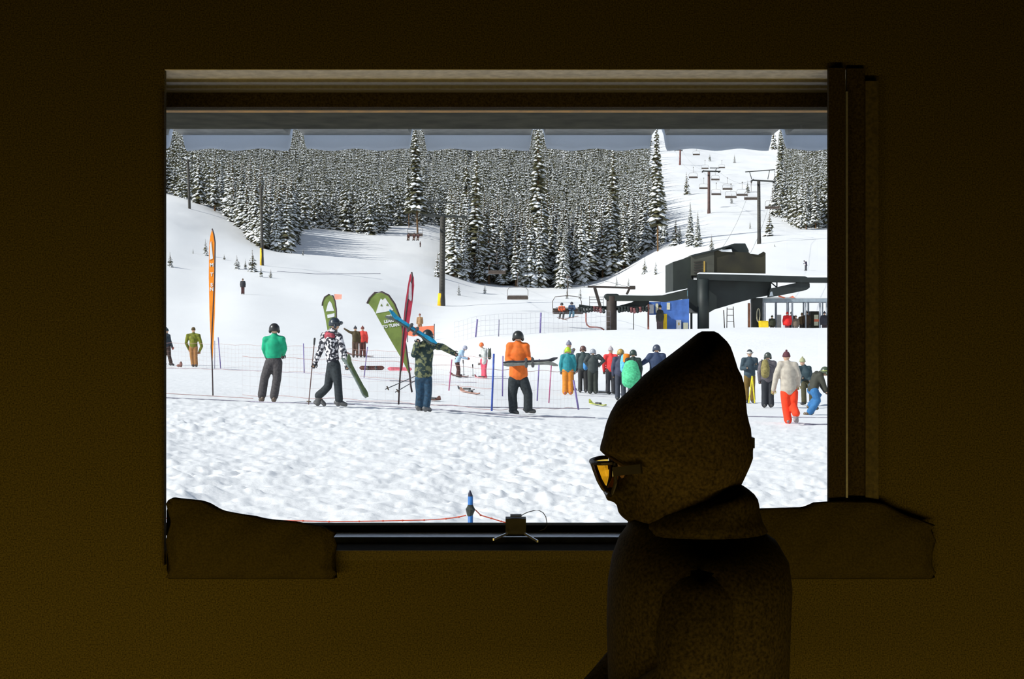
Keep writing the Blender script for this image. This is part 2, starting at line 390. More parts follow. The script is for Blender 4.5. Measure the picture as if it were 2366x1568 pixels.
m.rings(rings); o = m.build('porch_snow', LIP, smooth=True); struct(o); o['label'] = 'layer of snow on the porch roof with a hanging lip'
m = MB(); m.box((-4.35, 4.24, -.5), (-1.25, 4.4, 2.7)); m.box((1.2, 4.24, -.5), (4.35, 4.4, 2.7)); m.box((-1.25, 4.24, z0+.25), (1.2, 4.4, 2.85)); m.box((-1.25, 4.24, -.5), (1.2, 4.4, .60))
struct(m.build('wall_outside', mat('outer_cladding', (.12, .08, .05), .8, .3, 8)))

# added unseen fill light, low below the frame, for the room's dim amber glow
hl_ = Vector((-.4, 1.95, 0)); fil = empty('added_floor_light', hl_, 'long low added fill light with amber glow standing unseen on the floor', 'added light')
m = MB(); m.box((-2.9, 1.82, .02), (2.1, 1.92, .17)); m.build('housing', DARKW, fil, origin=hl_)
for x in (-2.7, 1.9): m = MB(); m.box((x-.05, 1.82, 0), (x+.05, 1.96, .02)); m.build('foot', DARKW, fil, origin=hl_)
ll = bpy.data.lights.new('added_glow', 'AREA'); ll.shape = 'RECTANGLE'; ll.size = 4.8; ll.size_y = .10; ll.energy = 25; ll.color = (1.0, .70, .18)
lo = bpy.data.objects.new('added_glow', ll); COL.objects.link(lo); lo.parent = fil; lo.location = (0, -.025, .095); lo.rotation_euler = (R(90), 0, 0)

# ------------------------------------------------------------------ people
SKIN = mat('skin', (.55, .33, .22), .55, .1, 20)
def V3(a): return Vector(a)
def person(name_label, cx, feet, top, jacket, trousers, helmet=None, J=None, face='away', group=None, Y=None,
           boots=(.05, .05, .05), gloves=(.03, .03, .03), puff=1.0, hat='helmet', goggles=None, cat='person', hem=None, fingers=True, total=1.8, depth=0, y0=9.0, slim=1.0):
    """cx/feet/top measured on the photo; J: joints as (px, py, depth in m)"""
    if Y is None: Y = ray(cx, feet, y0)
    k = total/(feet-top)                       # model metres per pixel
    s = (feet-top)/F*Y/total                   # real scale
    x0 = PX(cx, Y); base = Vector((x0, Y, float(gh(x0, Y))))
    h = feet-top
    def f(fx, fz, d=0): return (cx+fx*h, feet-fz*h, d)
    side = face in ('left', 'right')
    sw = .055 if side else .105
    D = dict(head=f(0, .915), neck=f(0, .83), chest=f(0, .72), pelvis=f(0, .52), sl=f(-sw, .79), sr=f(sw, .79), el=f(-sw-.04, .63, .02), er=f(sw+.04, .63, .02),
             hl=f(-sw-.03, .49, .08), hr=f(sw+.03, .49, .08), pl=f(-.05, .5), pr=f(.05, .5), kl=f(-.055, .28, .03), kr=f(.055, .28, .03), al=f(-.06, .05), ar=f(.06, .05))
    if J: D.update(J)
    fd = {'away': Vector((0, 1, 0)), 'toward': Vector((0, -1, 0)), 'left': Vector((-1, .15, 0)), 'right': Vector((1, .15, 0)), 'awayleft': Vector((-.7, .7, 0)), 'awayright': Vector((.7, .7, 0)), 'towardleft': Vector((-.7, -.7, 0))}[face].normalized()
    for a, b in (('tl', 'al'), ('tr', 'ar')):
        if a not in D:
            p = D[b]; D[a] = (p[0]+fd.x*.14/k, min(feet, p[1]+.045/k), p[2]+fd.y*.14)
    Q = {}
    for q, p in D.items():
        Q[q] = Vector(((p[0]-cx)*k, p[2], (feet-p[1])*k))
    wv = Vector((abs(fd.y), -fd.x if fd.y >= 0 else fd.x, 0)); wv = Vector((fd.y, -fd.x, 0))
    vox = max(.02, 1.2*Y/F/s)
    def B(mb, nm, mt_, par, rm=True, smooth=True):
        mb.v = [tuple(Vector(v)*s) for v in mb.v]
        return mb.build(nm, mt_, par, smooth=smooth, remesh=(vox*s if rm else None), smit=2)
    # body: one continuous surface
    b = MB()
    hd = Q['head']
    b.ell(hd, (.082, .082, .115), 12, 8); b.ell(hd+fd*.085+Vector((0, 0, -.01)), (.016, .016, .025), 6, 4); b.ell(hd+fd*.03+Vector((0, 0, -.06)), (.06, .06, .055), 8, 6)
    for sg in (-1, 1): b.ell(hd+wv*sg*.083, (.014, .018, .03), 6, 4)
    b.limb([Q['chest'], Q['neck'], hd-Vector((0, 0, .04))], [.07, .055, .05], 8)
    b.limb([Q['pelvis']-Vector((0, 0, .03)), Q['pelvis'].lerp(Q['chest'], .5), Q['chest'], Q['neck']-Vector((0, 0, .03))], [(.14, .10), (.13, .095), (.155, .10), (.09, .07)], 12, wv)
    for a in 'lr':
        b.limb([Q['s'+a], Q['e'+a], Q['h'+a]], [.055, .045, .032], 8)
        b.limb([Q['p'+a], Q['k'+a], Q['a'+a]], [.085, .06, .045], 8)
        b.limb([Q['a'+a], Q['t'+a]], [.04, .035], 6)
        if fingers:
            hv = (Q['h'+a]-Q['e'+a]).normalized(); b.limb([Q['h'+a], Q['h'+a]+hv*.08], [.035, .03], 6)
    root = B(b, 'person', SKIN, None); root.location = base + Vector((0, depth, 0)); tag(root, name_label, cat, group)
    # jacket
    dk = lambda c: tuple(v*(.6 if max(c) < .3 else .85) for v in c)
    if not isinstance(jacket, bpy.types.Material): jacket = dk(jacket)
    if not isinstance(trousers, bpy.types.Material): trousers = dk(trousers)
    jm = jacket if isinstance(jacket, bpy.types.Material) else M('jacket_%d_%d_%d' % tuple(int(c*255) for c in jacket), jacket, .75, .15, 14)
    tm = trousers if isinstance(trousers, bpy.types.Material) else M('trousers_%d_%d_%d' % tuple(int(c*255) for c in trousers), trousers, .8, .15, 14)
    p_ = puff
    j = MB(); pe = Q['pelvis'] if hem is None else Vector((Q['pelvis'].x, Q['pelvis'].y, (feet-hem)*k+.04))
    j.limb([pe-Vector((0, 0, .0)), pe.lerp(Q['chest'], .5), Q['chest'], Q['neck']-Vector((0, 0, .035))], [(.185*p_, .14*p_), (.175*p_, .135*p_), (.195*p_, .14*p_), (.10*p_, .085*p_)], 14, wv)
    j.limb([Q['neck']-Vector((0, 0, .06)), Q['neck']+Vector((0, 0, .0))], [.085, .08], 10)
    for a in 'lr':
        j.limb([Q['chest'].lerp(Q['s'+a], .75), Q['s'+a], Q['s'+a].lerp(Q['e'+a], .5), Q['e'+a], Q['h'+a]], [.08*p_, .085*p_, .08*p_, .072*p_, .055*p_], 10)
    for a in 'lr':
        j.ell(Q['s'+a], (.092*p_, .092*p_, .088*p_), 10, 8)
        j.limb([Q['neck']-Vector((0, 0, .05)), Q['s'+a]+Vector((0, 0, .01))], [.075*p_, .075*p_], 8)
    B(j, 'jacket', jm, root)
    t = MB()
    t.limb([Q['pelvis']+Vector((0, 0, .08)), (Q['pl']+Q['pr'])/2], [(.155, .12), (.165*slim, .125)], 12, wv)
    for a in 'lr':
        t.limb([Q['p'+a], Q['p'+a].lerp(Q['k'+a], .5), Q['k'+a], Q['k'+a].lerp(Q['a'+a], .5), Q['a'+a]+Vector((0, 0, .02))], [.105*slim, .10*slim, .088*slim, .086*slim, .088*slim], 10)
    B(t, 'trousers', tm, root)
    bt = M('boot_%d' % int(sum(boots)*100), boots, .5, .2, 20)
    gv = M('glove_%d_%d' % (int(gloves[0]*255), int(sum(gloves)*100)), gloves, .7, .2, 20)
    for a in 'lr':
        m_ = MB(); A = Q['a'+a]; T = Q['t'+a]; dv = (T-A); dv.z = 0
        if dv.length < .02: dv = Vector((0, .05, 0))
        m_.limb([A+(Q['k'+a]-A).normalized()*.10, A, Vector((A.x, A.y, T.z+.03))-dv.normalized()*.02], [.072, .068, .06], 10)
        m_.limb([Vector((A.x, A.y, min(A.z, T.z+.05)))-dv.normalized()*.06, (A+T)/2 - Vector((0, 0, .01)), T+Vector((0, 0, .01))], [.05, .055, .045], 8)
        B(m_, 'boot', bt, root, rm=False)
        g_ = MB(); H = Q['h'+a]; hv = (H-Q['e'+a]).normalized(); n1 = hv.cross(Vector((0, 1, 0))); n1 = n1.normalized() if n1.length > .1 else Vector((1, 0, 0)); n2 = hv.cross(n1)
        g_.limb([H-hv*.02, H+hv*.05], [(.05, .032), (.048, .028)], 8, n1)
        if Y < 70 and fingers:
            for q in range(4):
                o_ = n1*(.033-.022*q); L = (.06, .07, .066, .052)[q]
                g_.limb([H+hv*.06+o_, H+hv*(.06+L*.5)+o_, H+hv*(.06+L*.8)+o_+n2*.03], [.013, .012, .010], 6)
            g_.limb([H+hv*.01+n1*.045, H+hv*.045+n1*.07+n2*.01, H+hv*.075+n1*.066+n2*.03], [.014, .013, .011], 6)
        B(g_, 'glove', gv, root, rm=False)
    if helmet:
        hm = M('helmet_%d_%d_%d' % tuple(int(c*255) for c in helmet), helmet, .35 if hat == 'helmet' else .9, .15, 18)
        m_ = MB()
        if hat == 'helmet':
            m_.ell(hd+Vector((0, 0, .0))-fd*.01, (.122, .122, .135), 16, 9, z0=-.35)
            for sg in (-1, 1): m_.ell(hd+wv*sg*.095+Vector((0, 0, -.045)), (.035, .045, .05), 8, 6)
        elif hat == 'beanie':
            m_.ell(hd+Vector((0, 0, .02)), (.098, .098, .125), 14, 8, z0=-.1); m_.tube([hd+Vector((0, 0, .0)), hd+Vector((0, 0, .04))], [.103, .103], 14)
            m_.ell(hd+Vector((0, 0, .155)), (.03, .03, .03), 8, 5)
        elif hat == 'hood':
            m_.ell(hd-fd*.01, (.115, .12, .14), 14, 9, z0=-.85)
        elif hat == 'hair':
            m_.ell(hd-fd*.012+Vector((0, 0, .02)), (.094, .094, .112), 14, 8, z0=-.25)
        B(m_, 'helmet' if hat == 'helmet' else hat, hm, root, rm=False)
    if goggles:
        gg = M('goggle_%d' % int(sum(goggles)*100), goggles, .3, .1, 20)
        m_ = MB(); T_ = fd.to_track_quat('Y', 'Z').to_matrix().to_4x4()
        m_.limb([hd+fd*.10-wv*.07+Vector((0, 0, .02)), hd+fd*.125+Vector((0, 0, .02)), hd+fd*.10+wv*.07+Vector((0, 0, .02))], [.035, .042, .035], 8)
        m_.tube([hd+Vector((0, 0, .01)), hd+Vector((0, 0, .035))], [.128, .128], 16)
        B(m_, 'goggles', gg, root, rm=False)
    root['_s'] = s
    print('PERSON %-40s Y=%.1f H=%.2f' % (name_label[:40], Y, s*total))
    return root, Y, s

def carried(name, label, cat, pts, Y, parts, group=None):
    """parts: list of (partname, MB, material) in world space; parent empty at first point"""
    e = empty(name, P(pts[0], pts[1], Y), label, cat, group)
    for nm, mb, mt_ in parts: mb.build(nm, mt_, e, origin=e.location, smooth=False)
    return e

def ski_pair(label, a, b, wpx, Ya, Yb, cols, bind=True, group=None):
    """pair of skis from photo point a to b, carried together, turned-up tips at a"""
    A = P(a[0], a[1], Ya); Bv = P(b[0], b[1], Yb); d_ = (Bv-A); L = d_.length; d_.normalize()
    n1 = Vector((0, 1, 0)).cross(d_).normalized(); w_ = wpx/F*Ya
    e = empty('ski_pair', (A+Bv)/2, label, 'skis', group)
    for sgn, c in ((-1, cols[0]), (1, cols[1])):
        m = MB(); rg = []
        for i in range(13):
            t = i/12; wd = (.5 if 0 < i < 12 else .2)*w_*(1.15 if i in (1, 2, 10, 11) else .85)
            lift = (0.06*(1-t*6) if t < .16 else 0)*sgn
            c0 = A + d_*(L*t) + n1*(sgn*(w_*.28)+lift)
            rg.append([c0+Vector((0, -wd, 0))+n1*.008, c0+Vector((0, wd, 0))+n1*.008, c0+Vector((0, wd, 0))-n1*.008, c0+Vector((0, -wd, 0))-n1*.008])
        # width is turned partly towards the viewer
        rg = [[c0 + (q-c0) for q in r_] for r_ in rg for c0 in [sum(r_, Vector())/4]]
        q_ = Matrix.Rotation(R(50), 3, d_)
        rg = [[(sum(r_, Vector())/4) + q_ @ (q-(sum(r_, Vector())/4)) for q in r_] for r_ in rg]
        m.rings(rg); m.build('ski', M('ski_%d_%d_%d' % tuple(int(x*255) for x in c), c, .35, .35, 9), e, origin=e.location)
    if bind:
        m = MB()
        for t in (.46, .58): m.limb([A+d_*(L*t)-n1*w_*.9, A+d_*(L*t)+n1*w_*.9], [.035, .035], 6)
        m.build('binding', M('binding', (.06, .06, .06), .4, .3, 20), e, origin=e.location)
    return e

def ski_pole(label, a, b, Ya, Yb=None, r=.010, col=(.05, .05, .06), basket=True, grip=True, group=None):
    Yb = Yb or Ya; A = P(a[0], a[1], Ya); Bv = P(b[0], b[1], Yb); d_ = (Bv-A).normalized()
    e = empty('ski_pole', Bv, label, 'ski pole', group)
    m = MB(); m.tube([A, Bv], r, 8); m.build('shaft', M('polem_%d' % int(sum(col)*100), col, .4, .2, 20), e, origin=Bv)
    if grip: m = MB(); m.limb([A, A+d_*.12], [.022, .018], 8); m.build('grip', M('grip', (.04, .04, .04), .7, .2, 20), e, origin=Bv)
    if basket: m = MB(); m.tube([Bv-d_*.07, Bv-d_*.05], [.045, .05], 10); m.build('basket', M('basket', (.10, .07, .04), .6, .2, 20), e, origin=Bv)
    return e

FLORAL = mat('floral_cloth', (.02, .02, .03), .8, .1, 17, col2=(.75, .72, .74), thr=.53)
CAMO = mat('camouflage_cloth', (.012, .03, .028), .8, .1, 13, col2=(.16, .17, .08), thr=.52)
DENIM = mat('dark_blue_trousers', (.012, .045, .085), .8, .5, 18)
GREY = mat('grey_trousers', (.06, .053, .055), .85, .35, 25)
DK = mat('dark_trousers', (.018, .024, .028), .85, .4, 25)

# the six walking across the near snow
person('person in dark clothes stepping out of view behind the left edge of the window', 385, 845, 757, (.03, .05, .07), (.07, .04, .03), (.03, .05, .06), face='left', hat='beanie',
       J=dict(hr=(398, 802, 0), er=(392, 785, 0), kr=(391, 822, 0), ar=(395, 838, 0), tr=(401, 843, 0)), gloves=(.35, .06, .04))
person('person in olive yellow jacket and tan trousers beside the orange feather flag', 447, 848, 754, M('olive_jacket', (.15, .16, .01), .8, .5, 9), (.38, .17, .05), (.09, .06, .02), face='away', hat='hair',
       J=dict(sl=(434, 775, 0), el=(430, 792, 0), hl=(435, 806, .1), sr=(459, 775, 0), er=(466, 800, 0), hr=(460, 812, .05), al=(446, 843, 0), ar=(453, 843, 0), kl=(443, 823, 0), kr=(452, 823, 0)), gloves=(.45, .2, .1))
gp, gY, gs = person('person in bright green jacket and baggy grey trousers standing with back turned', 631, 929, 744, (.0, .40, .20), GREY, (.02, .018, .018),
       J=dict(head=(634, 760, 0), neck=(634, 775, 0), chest=(632, 793, 0), pelvis=(632, 832, 0), sl=(615, 785, 0), sr=(651, 784, 0), el=(610, 805, .05), er=(656, 805, .05), hl=(613, 822, .18), hr=(651, 818, .18),
              pl=(624, 836, 0), pr=(641, 836, 0), kl=(611, 874, 0), kr=(640, 874, 0), al=(605, 915, 0), ar=(633, 917, 0), tl=(600, 925, .1), tr=(629, 926, .14)), boots=(.10, .07, .05), hem=826, slim=1.12)
fp, fY, fs = person('person in black and white floral jacket striding right with skis and a pole', 765, 940, 732, FLORAL, DK, (.02, .028, .04), face='right', goggles=(.03, .04, .05),
       J=dict(head=(774, 748, 0), neck=(768, 763, 0), chest=(765, 785, 0), pelvis=(768, 838, 0), sl=(750, 776, .0), sr=(783, 778, -.05), el=(741, 806, .05), er=(795, 812, -.12), hl=(727, 838, .05), hr=(803, 842, -.18),
              pl=(766, 842, .05), pr=(776, 842, -.05), kl=(757, 893, .05), kr=(782, 893, -.05), al=(735, 916, .08), ar=(784, 925, -.05), tl=(748, 935, .08), tr=(799, 935, -.06)), hem=833, total=1.85, boots=(.08, .08, .08))
m = MB(); m.limb([Vector((-.14, .06, 1.42))*fs, Vector((-.05, -.03, 1.46))*fs, Vector((.03, -.1, 1.45))*fs], [.09*fs, .10*fs, .07*fs], 10)
m.build('hood', M('red_hood', (.35, .05, .07), .8, .5, 16), fp, smooth=True)
ski_pair('pair of dark green and pale skis slanting down from the hand of the floral jacket', (797, 822), (848, 918), 9, fY-.25, fY-.1, ((.07, .10, .03), (.30, .34, .30)), bind=False)
ski_pole('ski pole held low behind the person in the floral jacket', (727, 782), (713, 934), fY+.05, r=.011, col=(.12, .06, .05))
cp, cY, cs = person('person in green camouflage jacket with skis on the shoulder and one arm out', 980, 951, 759, CAMO, DENIM, (.02, .025, .025), goggles=(.02, .02, .02),
       J=dict(head=(988, 775, 0), neck=(984, 790, 0), chest=(980, 812, 0), pelvis=(978, 872, 0), sl=(964, 800, 0), sr=(998, 799, 0), el=(957, 822, -.08), er=(1022, 801, 0), hl=(966, 793, -.2), hr=(1047, 815, 0),
              pl=(969, 874, 0), pr=(988, 874, 0), kl=(970, 908, 0), kr=(989, 908, 0), al=(968, 938, 0), ar=(985, 938, 0), tl=(974, 946, .1), tr=(993, 948, .08)), hem=868, puff=1.08, boots=(.12, .12, .12))
ski_pair('pair of blue tipped skis carried over the shoulder of the camouflage jacket', (895, 723), (1008, 795), 9, cY-.35, cY-.2, ((.02, .28, .48), (.10, .11, .10)))
for q, (a, b) in enumerate((((975, 862), (890, 899)), ((975, 870), (913, 906)))):
    ski_pole('upper of two ski poles sticking out left behind the camouflage jacket' if q == 0 else 'lower of two ski poles sticking out left behind the camouflage jacket', a, b, cY+.3, r=.009, group='ski poles by the camouflage jacket')
op, oY, os_ = person('person in orange jacket and dark trousers standing astride beside a blue pole', 1200, 957, 763, (.85, .17, .015), DK, (.018, .02, .018),
       J=dict(head=(1197, 778, 0), neck=(1197, 792, 0), chest=(1197, 815, 0), pelvis=(1198, 870, 0), sl=(1179, 800, 0), sr=(1214, 801, 0), el=(1174, 830, -.04), er=(1220, 832, -.04), hl=(1182, 838, -.22), hr=(1228, 832, -.2),
              pl=(1187, 876, 0), pr=(1208, 876, 0), kl=(1184, 913, 0), kr=(1220, 910, 0), al=(1186, 944, 0), ar=(1220, 944, 0), tl=(1195, 954, -.05), tr=(1234, 951, -.02)), puff=1.10, hem=872, slim=1.15)
ski_pair('pair of grey skis held level across the back of the orange jacket', (1289, 835), (1163, 840), 9, oY-.5, oY-.35, ((.20, .21, .19), (.06, .06, .07)))

# people further back on the flat
person('person in olive brown jacket pointing left beside the red jacket', 821, 826, 753, (.09, .06, .015), (.14, .08, .05), (.05, .05, .06), face='away', hat='beanie',
       J=dict(el=(808, 767, 0), hl=(797, 760, 0)), gloves=(.08, .05, .04))
person('person in bright red jacket close beside the olive brown jacket', 836, 826, 753, (.85, .07, .05), (.16, .05, .04), (.20, .06, .05), face='away', hat='beanie', depth=.4)
person('person in tan jacket standing behind the orange banner', 970, 772, 724, (.42, .24, .11), (.38, .20, .10), (.25, .08, .06), face='towardleft', hat='beanie', J=dict(el=(963, 748, 0), hl=(970, 746, -.1), er=(977, 748, 0), hr=(972, 745, -.1)))
person('person in pale blue jacket leaning forward in brown trousers', 1058, 873, 797, (.42, .60, .78), (.09, .03, .025), (.35, .36, .45), face='right',
       J=dict(head=(1075, 804, 0), neck=(1070, 810, 0), chest=(1063, 819, 0), pelvis=(1056, 834, 0), sl=(1064, 812, .1), sr=(1067, 813, -.1), el=(1068, 824, .1), er=(1070, 826, -.1), hl=(1078, 828, .1), hr=(1080, 828, -.1),
              pl=(1056, 838, .06), pr=(1057, 838, -.06), kl=(1059, 853, .06), kr=(1060, 853, -.06), al=(1057, 868, .06), ar=(1060, 868, -.06)), total=1.6, gloves=(.4, .1, .06))
kp, kY, ks = person('person in white jacket and pink trousers with an orange helmet', 1118, 874, 790, (.68, .70, .66), (.85, .10, .16), (.85, .17, .04), face='left', boots=(.6, .08, .12),
       J=dict(head=(1112, 797, 0), neck=(1116, 806, 0), chest=(1120, 815, 0), pelvis=(1119, 837, 0), hl=(1108, 838, .1), el=(1114, 826, .1), hr=(1112, 822, -.1), er=(1120, 826, -.1), kl=(1116, 855, .05), kr=(1120, 855, -.05), al=(1116, 869, .05), ar=(1121, 869, -.05)))
def pack(label, c, wpx, hpx, Y, col, dm=.14, group=None):
    o = P(c[0], c[1], Y); w_ = wpx/F*Y/2; h_ = hpx/F*Y/2
    e = empty('backpack', o-Vector((0, 0, h_)), label, 'backpack', group)
    mt_ = M('pack_%d_%d_%d' % tuple(int(x*255) for x in col), col, .8, .3, 18)
    m = MB(); m.limb([o-Vector((0, 0, h_*.75)), o, o+Vector((0, 0, h_*.7))], [(w_, dm*.9), (w_*1.05, dm), (w_*.75, dm*.7)], 12); m.build('main_bag', mt_, e, origin=e.location, smooth=True)
    m = MB(); m.limb([o+Vector((0, -dm*.8, -h_*.45)), o+Vector((0, -dm*.8, -h_*.05))], [(w_*.7, dm*.4), (w_*.65, dm*.35)], 10); m.build('front_pocket', mt_, e, origin=e.location, smooth=True)
    for sg in (-1, 1):
        m = MB(); m.tube([o+Vector((sg*w_*.5, 0, h_*.85)), o+Vector((sg*w_*.55, dm*1.1, h_*1.0)), o+Vector((sg*w_*.55, dm*1.9, h_*.2)), o+Vector((sg*w_*.6, dm*.8, -h_*.7))], .018, 6); m.build('strap', M('strap', (.04, .04, .04), .8, .2, 20), e, origin=e.location)
    return e
pack('dark backpack worn over the white jacket', (1131, 817), 8, 25, kY-.02, (.06, .07, .05), .12)

GRP = 'people queuing at the lift'
person('person in teal jacket and orange trousers with a lime green helmet', 1312, 912, 800, (.02, .26, .30), (.75, .25, .02), (.42, .60, .02), group=GRP, boots=(.35, .10, .10), puff=1.05, slim=1.2)
person('person in grey beanie whose head shows above the lime green helmet', 1317, 905, 787, (.25, .27, .32), (.16, .16, .2), (.20, .20, .26), hat='beanie', face='right', group=GRP, J=dict(hr=(1327, 812, 0), er=(1322, 822, 0)), depth=1.0)
p13, Y13, _ = person('person in dark teal jacket with a blue pack left of the arms-akimbo skier', 1347, 907, 797, (.06, .10, .10), (.05, .05, .05), (.12, .06, .05), group=GRP)
pack('blue pack carried by the dark teal jacket', (1353, 842), 11, 20, Y13-.30, (.06, .25, .55), .12)
person('person in dark grey suit and grey helmet standing with hands on hips', 1368, 909, 804, (.06, .08, .08), (.045, .055, .045), (.30, .32, .36), group=GRP,
       J=dict(sl=(1357, 824, 0), sr=(1381, 823, 0), el=(1350, 834, 0), er=(1393, 832, 0), hl=(1359, 846, 0), hr=(1383, 842, 0)), puff=1.15, slim=1.2, depth=-.5)
person('person in bright red jacket among the queue left of the tan helmet', 1411, 911, 800, (.85, .05, .05), (.05, .05, .06), (.45, .40, .42), hat='beanie', face='awayright', group=GRP)
p16, Y16, _ = person('person in navy jacket and tan helmet carrying a pale blue pack', 1434, 925, 804, (.07, .08, .14), (.06, .07, .10), (.42, .28, .08), group=GRP, puff=1.1)
pack('pale blue and orange pack on the back of the tan helmet wearer', (1441, 838), 16, 40, Y16-.34, (.12, .45, .75), .12)
m = MB(); q_ = P(1446, 828, Y16-.52); m.limb([q_-Vector((0, 0, .1)), q_+Vector((.03, 0, .12))], [(.09, .03), (.11, .03)], 8); 
o = m.build('orange_bib', M('orange_panel', (.85, .25, .02), .8, .1, 10), None, smooth=True, origin=q_); tag(o, 'orange cover tied on the pale blue pack', 'cover')
p17, Y17, _ = person('person in dark helmet wearing the big green pack', 1463, 928, 806, (.03, .06, .05), (.07, .08, .09), (.03, .05, .04), group=GRP, puff=1.05)
pack('large bright green backpack above the hooded silhouette', (1458, 862), 42, 60, Y17-.40, (.08, .52, .25), .18)
person('person in navy jacket reaching left beside the black peaked hood', 1517, 930, 794, (.04, .07, .16), (.04, .05, .07), (.05, .06, .09), group=GRP, puff=1.2,
       J=dict(el=(1494, 832, 0), hl=(1480, 842, 0), er=(1536, 840, 0)))
# right-hand group
G2 = 'people standing right of the hooded silhouette'
person('person in navy jacket and white headband holding yellow poles', 1732, 931, 805, (.05, .09, .12), (.24, .14, .02), (.04, .05, .06), hat='hair', group=G2, face='toward', puff=1.05, goggles=(.7, .7, .66),
       J=dict(hl=(1722, 850, -.2), hr=(1745, 842, -.2)))
for q, px in enumerate((1737, 1741)):
    ski_pole('left of the two yellow poles in front of the navy jacket' if q == 0 else 'right of the two yellow poles in front of the navy jacket', (1738, 868), (1730 if q == 0 else 1744, 931), 42.5, r=.02, col=(.75, .62, .02), basket=False, grip=False, group='yellow poles')
p20, Y20, _ = person('person in grey and brown jacket with dark trousers beside the tan jacket', 1774, 942, 812, (.17, .15, .17), (.03, .035, .045), (.05, .06, .05), group=G2, puff=1.15, slim=1.15)
pack('brown and green backpack worn by the grey jacket', (1768, 850), 20, 38, Y20-.34, (.22, .18, .06), .14)
tp, tY, ts = person('person in long pale tan jacket and bright red trousers walking away', 1820, 978, 814, (.52, .46, .38), (.95, .05, .005), (.10, .03, .04), hat='beanie', group=G2, hem=905,
       J=dict(head=(1817, 824, 0), neck=(1818, 836, 0), chest=(1820, 855, 0), pelvis=(1822, 900, 0), sl=(1804, 842, 0), sr=(1836, 844, 0), el=(1794, 865, 0), er=(1845, 868, 0), hl=(1787, 900, 0), hr=(1845, 890, .1),
              pl=(1814, 905, 0), pr=(1833, 905, 0), kl=(1816, 940, 0), kr=(1833, 938, 0), al=(1820, 972, -.05), ar=(1833, 955, -.35), tl=(1822, 976, .08), tr=(1836, 972, -.3)), puff=1.12, slim=1.2, boots=(.25, .2, .2), gloves=(.42, .35, .12))
person('person in dark blue jacket seated behind the kneeling person', 1858, 935, 828, (.03, .07, .09), (.10, .09, .04), (.35, .35, .2), face='towardleft', hat='beanie', group=G2,
       J=dict(pelvis=(1862, 885, 0), chest=(1861, 860, 0), neck=(1858, 846, 0), head=(1854, 836, 0), pl=(1856, 888, -.1), pr=(1868, 888, -.1), kl=(1850, 895, -.45), kr=(1868, 897, -.45), al=(1852, 928, -.4), ar=(1870, 928, -.4), hl=(1850, 872, -.2), hr=(1868, 878, -.2)), total=1.5)
person('person kneeling in dark jacket and blue trousers bent over the snow', 1882, 958, 848, (.06, .06, .04), (.03, .16, .38), (.06, .08, .05), face='right', group=G2, goggles=(.35, .4, .1),
       J=dict(head=(1905, 858, -.1), neck=(1897, 862, 0), chest=(1888, 868, 0), pelvis=(1878, 898, 0), sl=(1890, 864, .15), sr=(1892, 866, -.15), el=(1897, 882, .2), er=(1898, 884, -.2), hl=(1906, 898, .2), hr=(1904, 900, -.2),
              pl=(1876, 902, .1), pr=(1880, 902, -.1), kl=(1893, 912, .1), kr=(1887, 925, -.1), al=(1875, 938, .1), ar=(1870, 952, -.1), tl=(1890, 944, .1), tr=(1858, 956, -.1)), total=1.25, slim=1.1, boots=(.12, .09, .05))
# distant people
person('lone dark figure standing on the slope below the small firs', 561, 680, 643, (.04, .04, .05), (.10, .03, .03), (.10, .06, .04), hat='beanie', fingers=False, slim=1.1, puff=1.25)
person('tiny skier in purple-dark clothes high on the right slope', 1862, 625, 599, (.05, .04, .09), (.10, .10, .12), (.05, .04, .07), face='left', fingers=False,
       J=dict(head=(1858, 603, 0), neck=(1860, 606, 0), chest=(1862, 608, 0), pelvis=(1864, 613, 0), hl=(1857, 609, 0)))
person('tiny figure in dark clothes standing below the far chairlift', 971, 571, 557, (.10, .04, .03), (.12, .05, .04), (.08, .04, .04), fingers=False, puff=1.2)

# ------------------------------------------------------------------ the silhouetted person indoors
HY = 2.9
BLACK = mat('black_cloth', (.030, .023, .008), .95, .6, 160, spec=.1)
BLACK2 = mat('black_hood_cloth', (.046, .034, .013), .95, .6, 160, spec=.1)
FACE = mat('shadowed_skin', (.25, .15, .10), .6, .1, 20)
def slices(rows, Y0, prof=None, n=28, squash=1.0):
    """rows: (py, px_front, px_back, half thickness m); returns rings of superellipses"""
    out = []
    for py, a, b, t in rows:
        z = PZ(py, Y0); xa, xb = PX(a, Y0), PX(b, Y0); c = (xa+xb)/2; r = (xb-xa)/2; rg = []
        for j in range(n):
            g = 2*math.pi*j/n; cg, sg = math.cos(g), math.sin(g)
            rg.append(Vector((c + r*math.copysign(abs(cg)**.95, cg), Y0 + t*math.copysign(abs(sg)**.85, sg), z)))
        out.append(rg)
    return out
hb = Vector((PX(1600, HY), HY, .45))
# body (one continuous surface): head with face, neck, torso, arms, hands, thighs
m = MB()
hx, hz = PX(1560, HY), PZ(1085, HY)
m.ell((hx, HY, hz), (.105, .078, .125), 20, 14)                                   # skull
k_ = HY/F
face = [(1035, 1425, 1560, .060), (1060, 1424, 1570, .066), (1085, 1430, 1580, .066), (1105, 1428, 1580, .064), (1122, 1424, 1580, .060), (1138, 1418, 1580, .055), (1149, 1421, 1580, .052), (1156, 1430, 1580, .050),
        (1163, 1426, 1580, .048), (1170, 1430, 1580, .046), (1178, 1428, 1582, .045), (1188, 1434, 1584, .045), (1198, 1444, 1586, .045), (1208, 1462, 1590, .045)]
m.rings(slices(face, HY))
def nose(): 
    t = [Vector((PX(1430, HY), HY, PZ(1095, HY))), Vector((PX(1418, HY), HY, PZ(1125, HY))), Vector((PX(1412, HY), HY, PZ(1143, HY)))]
    m.limb(t, [.010, .013, .015], 8)
nose()
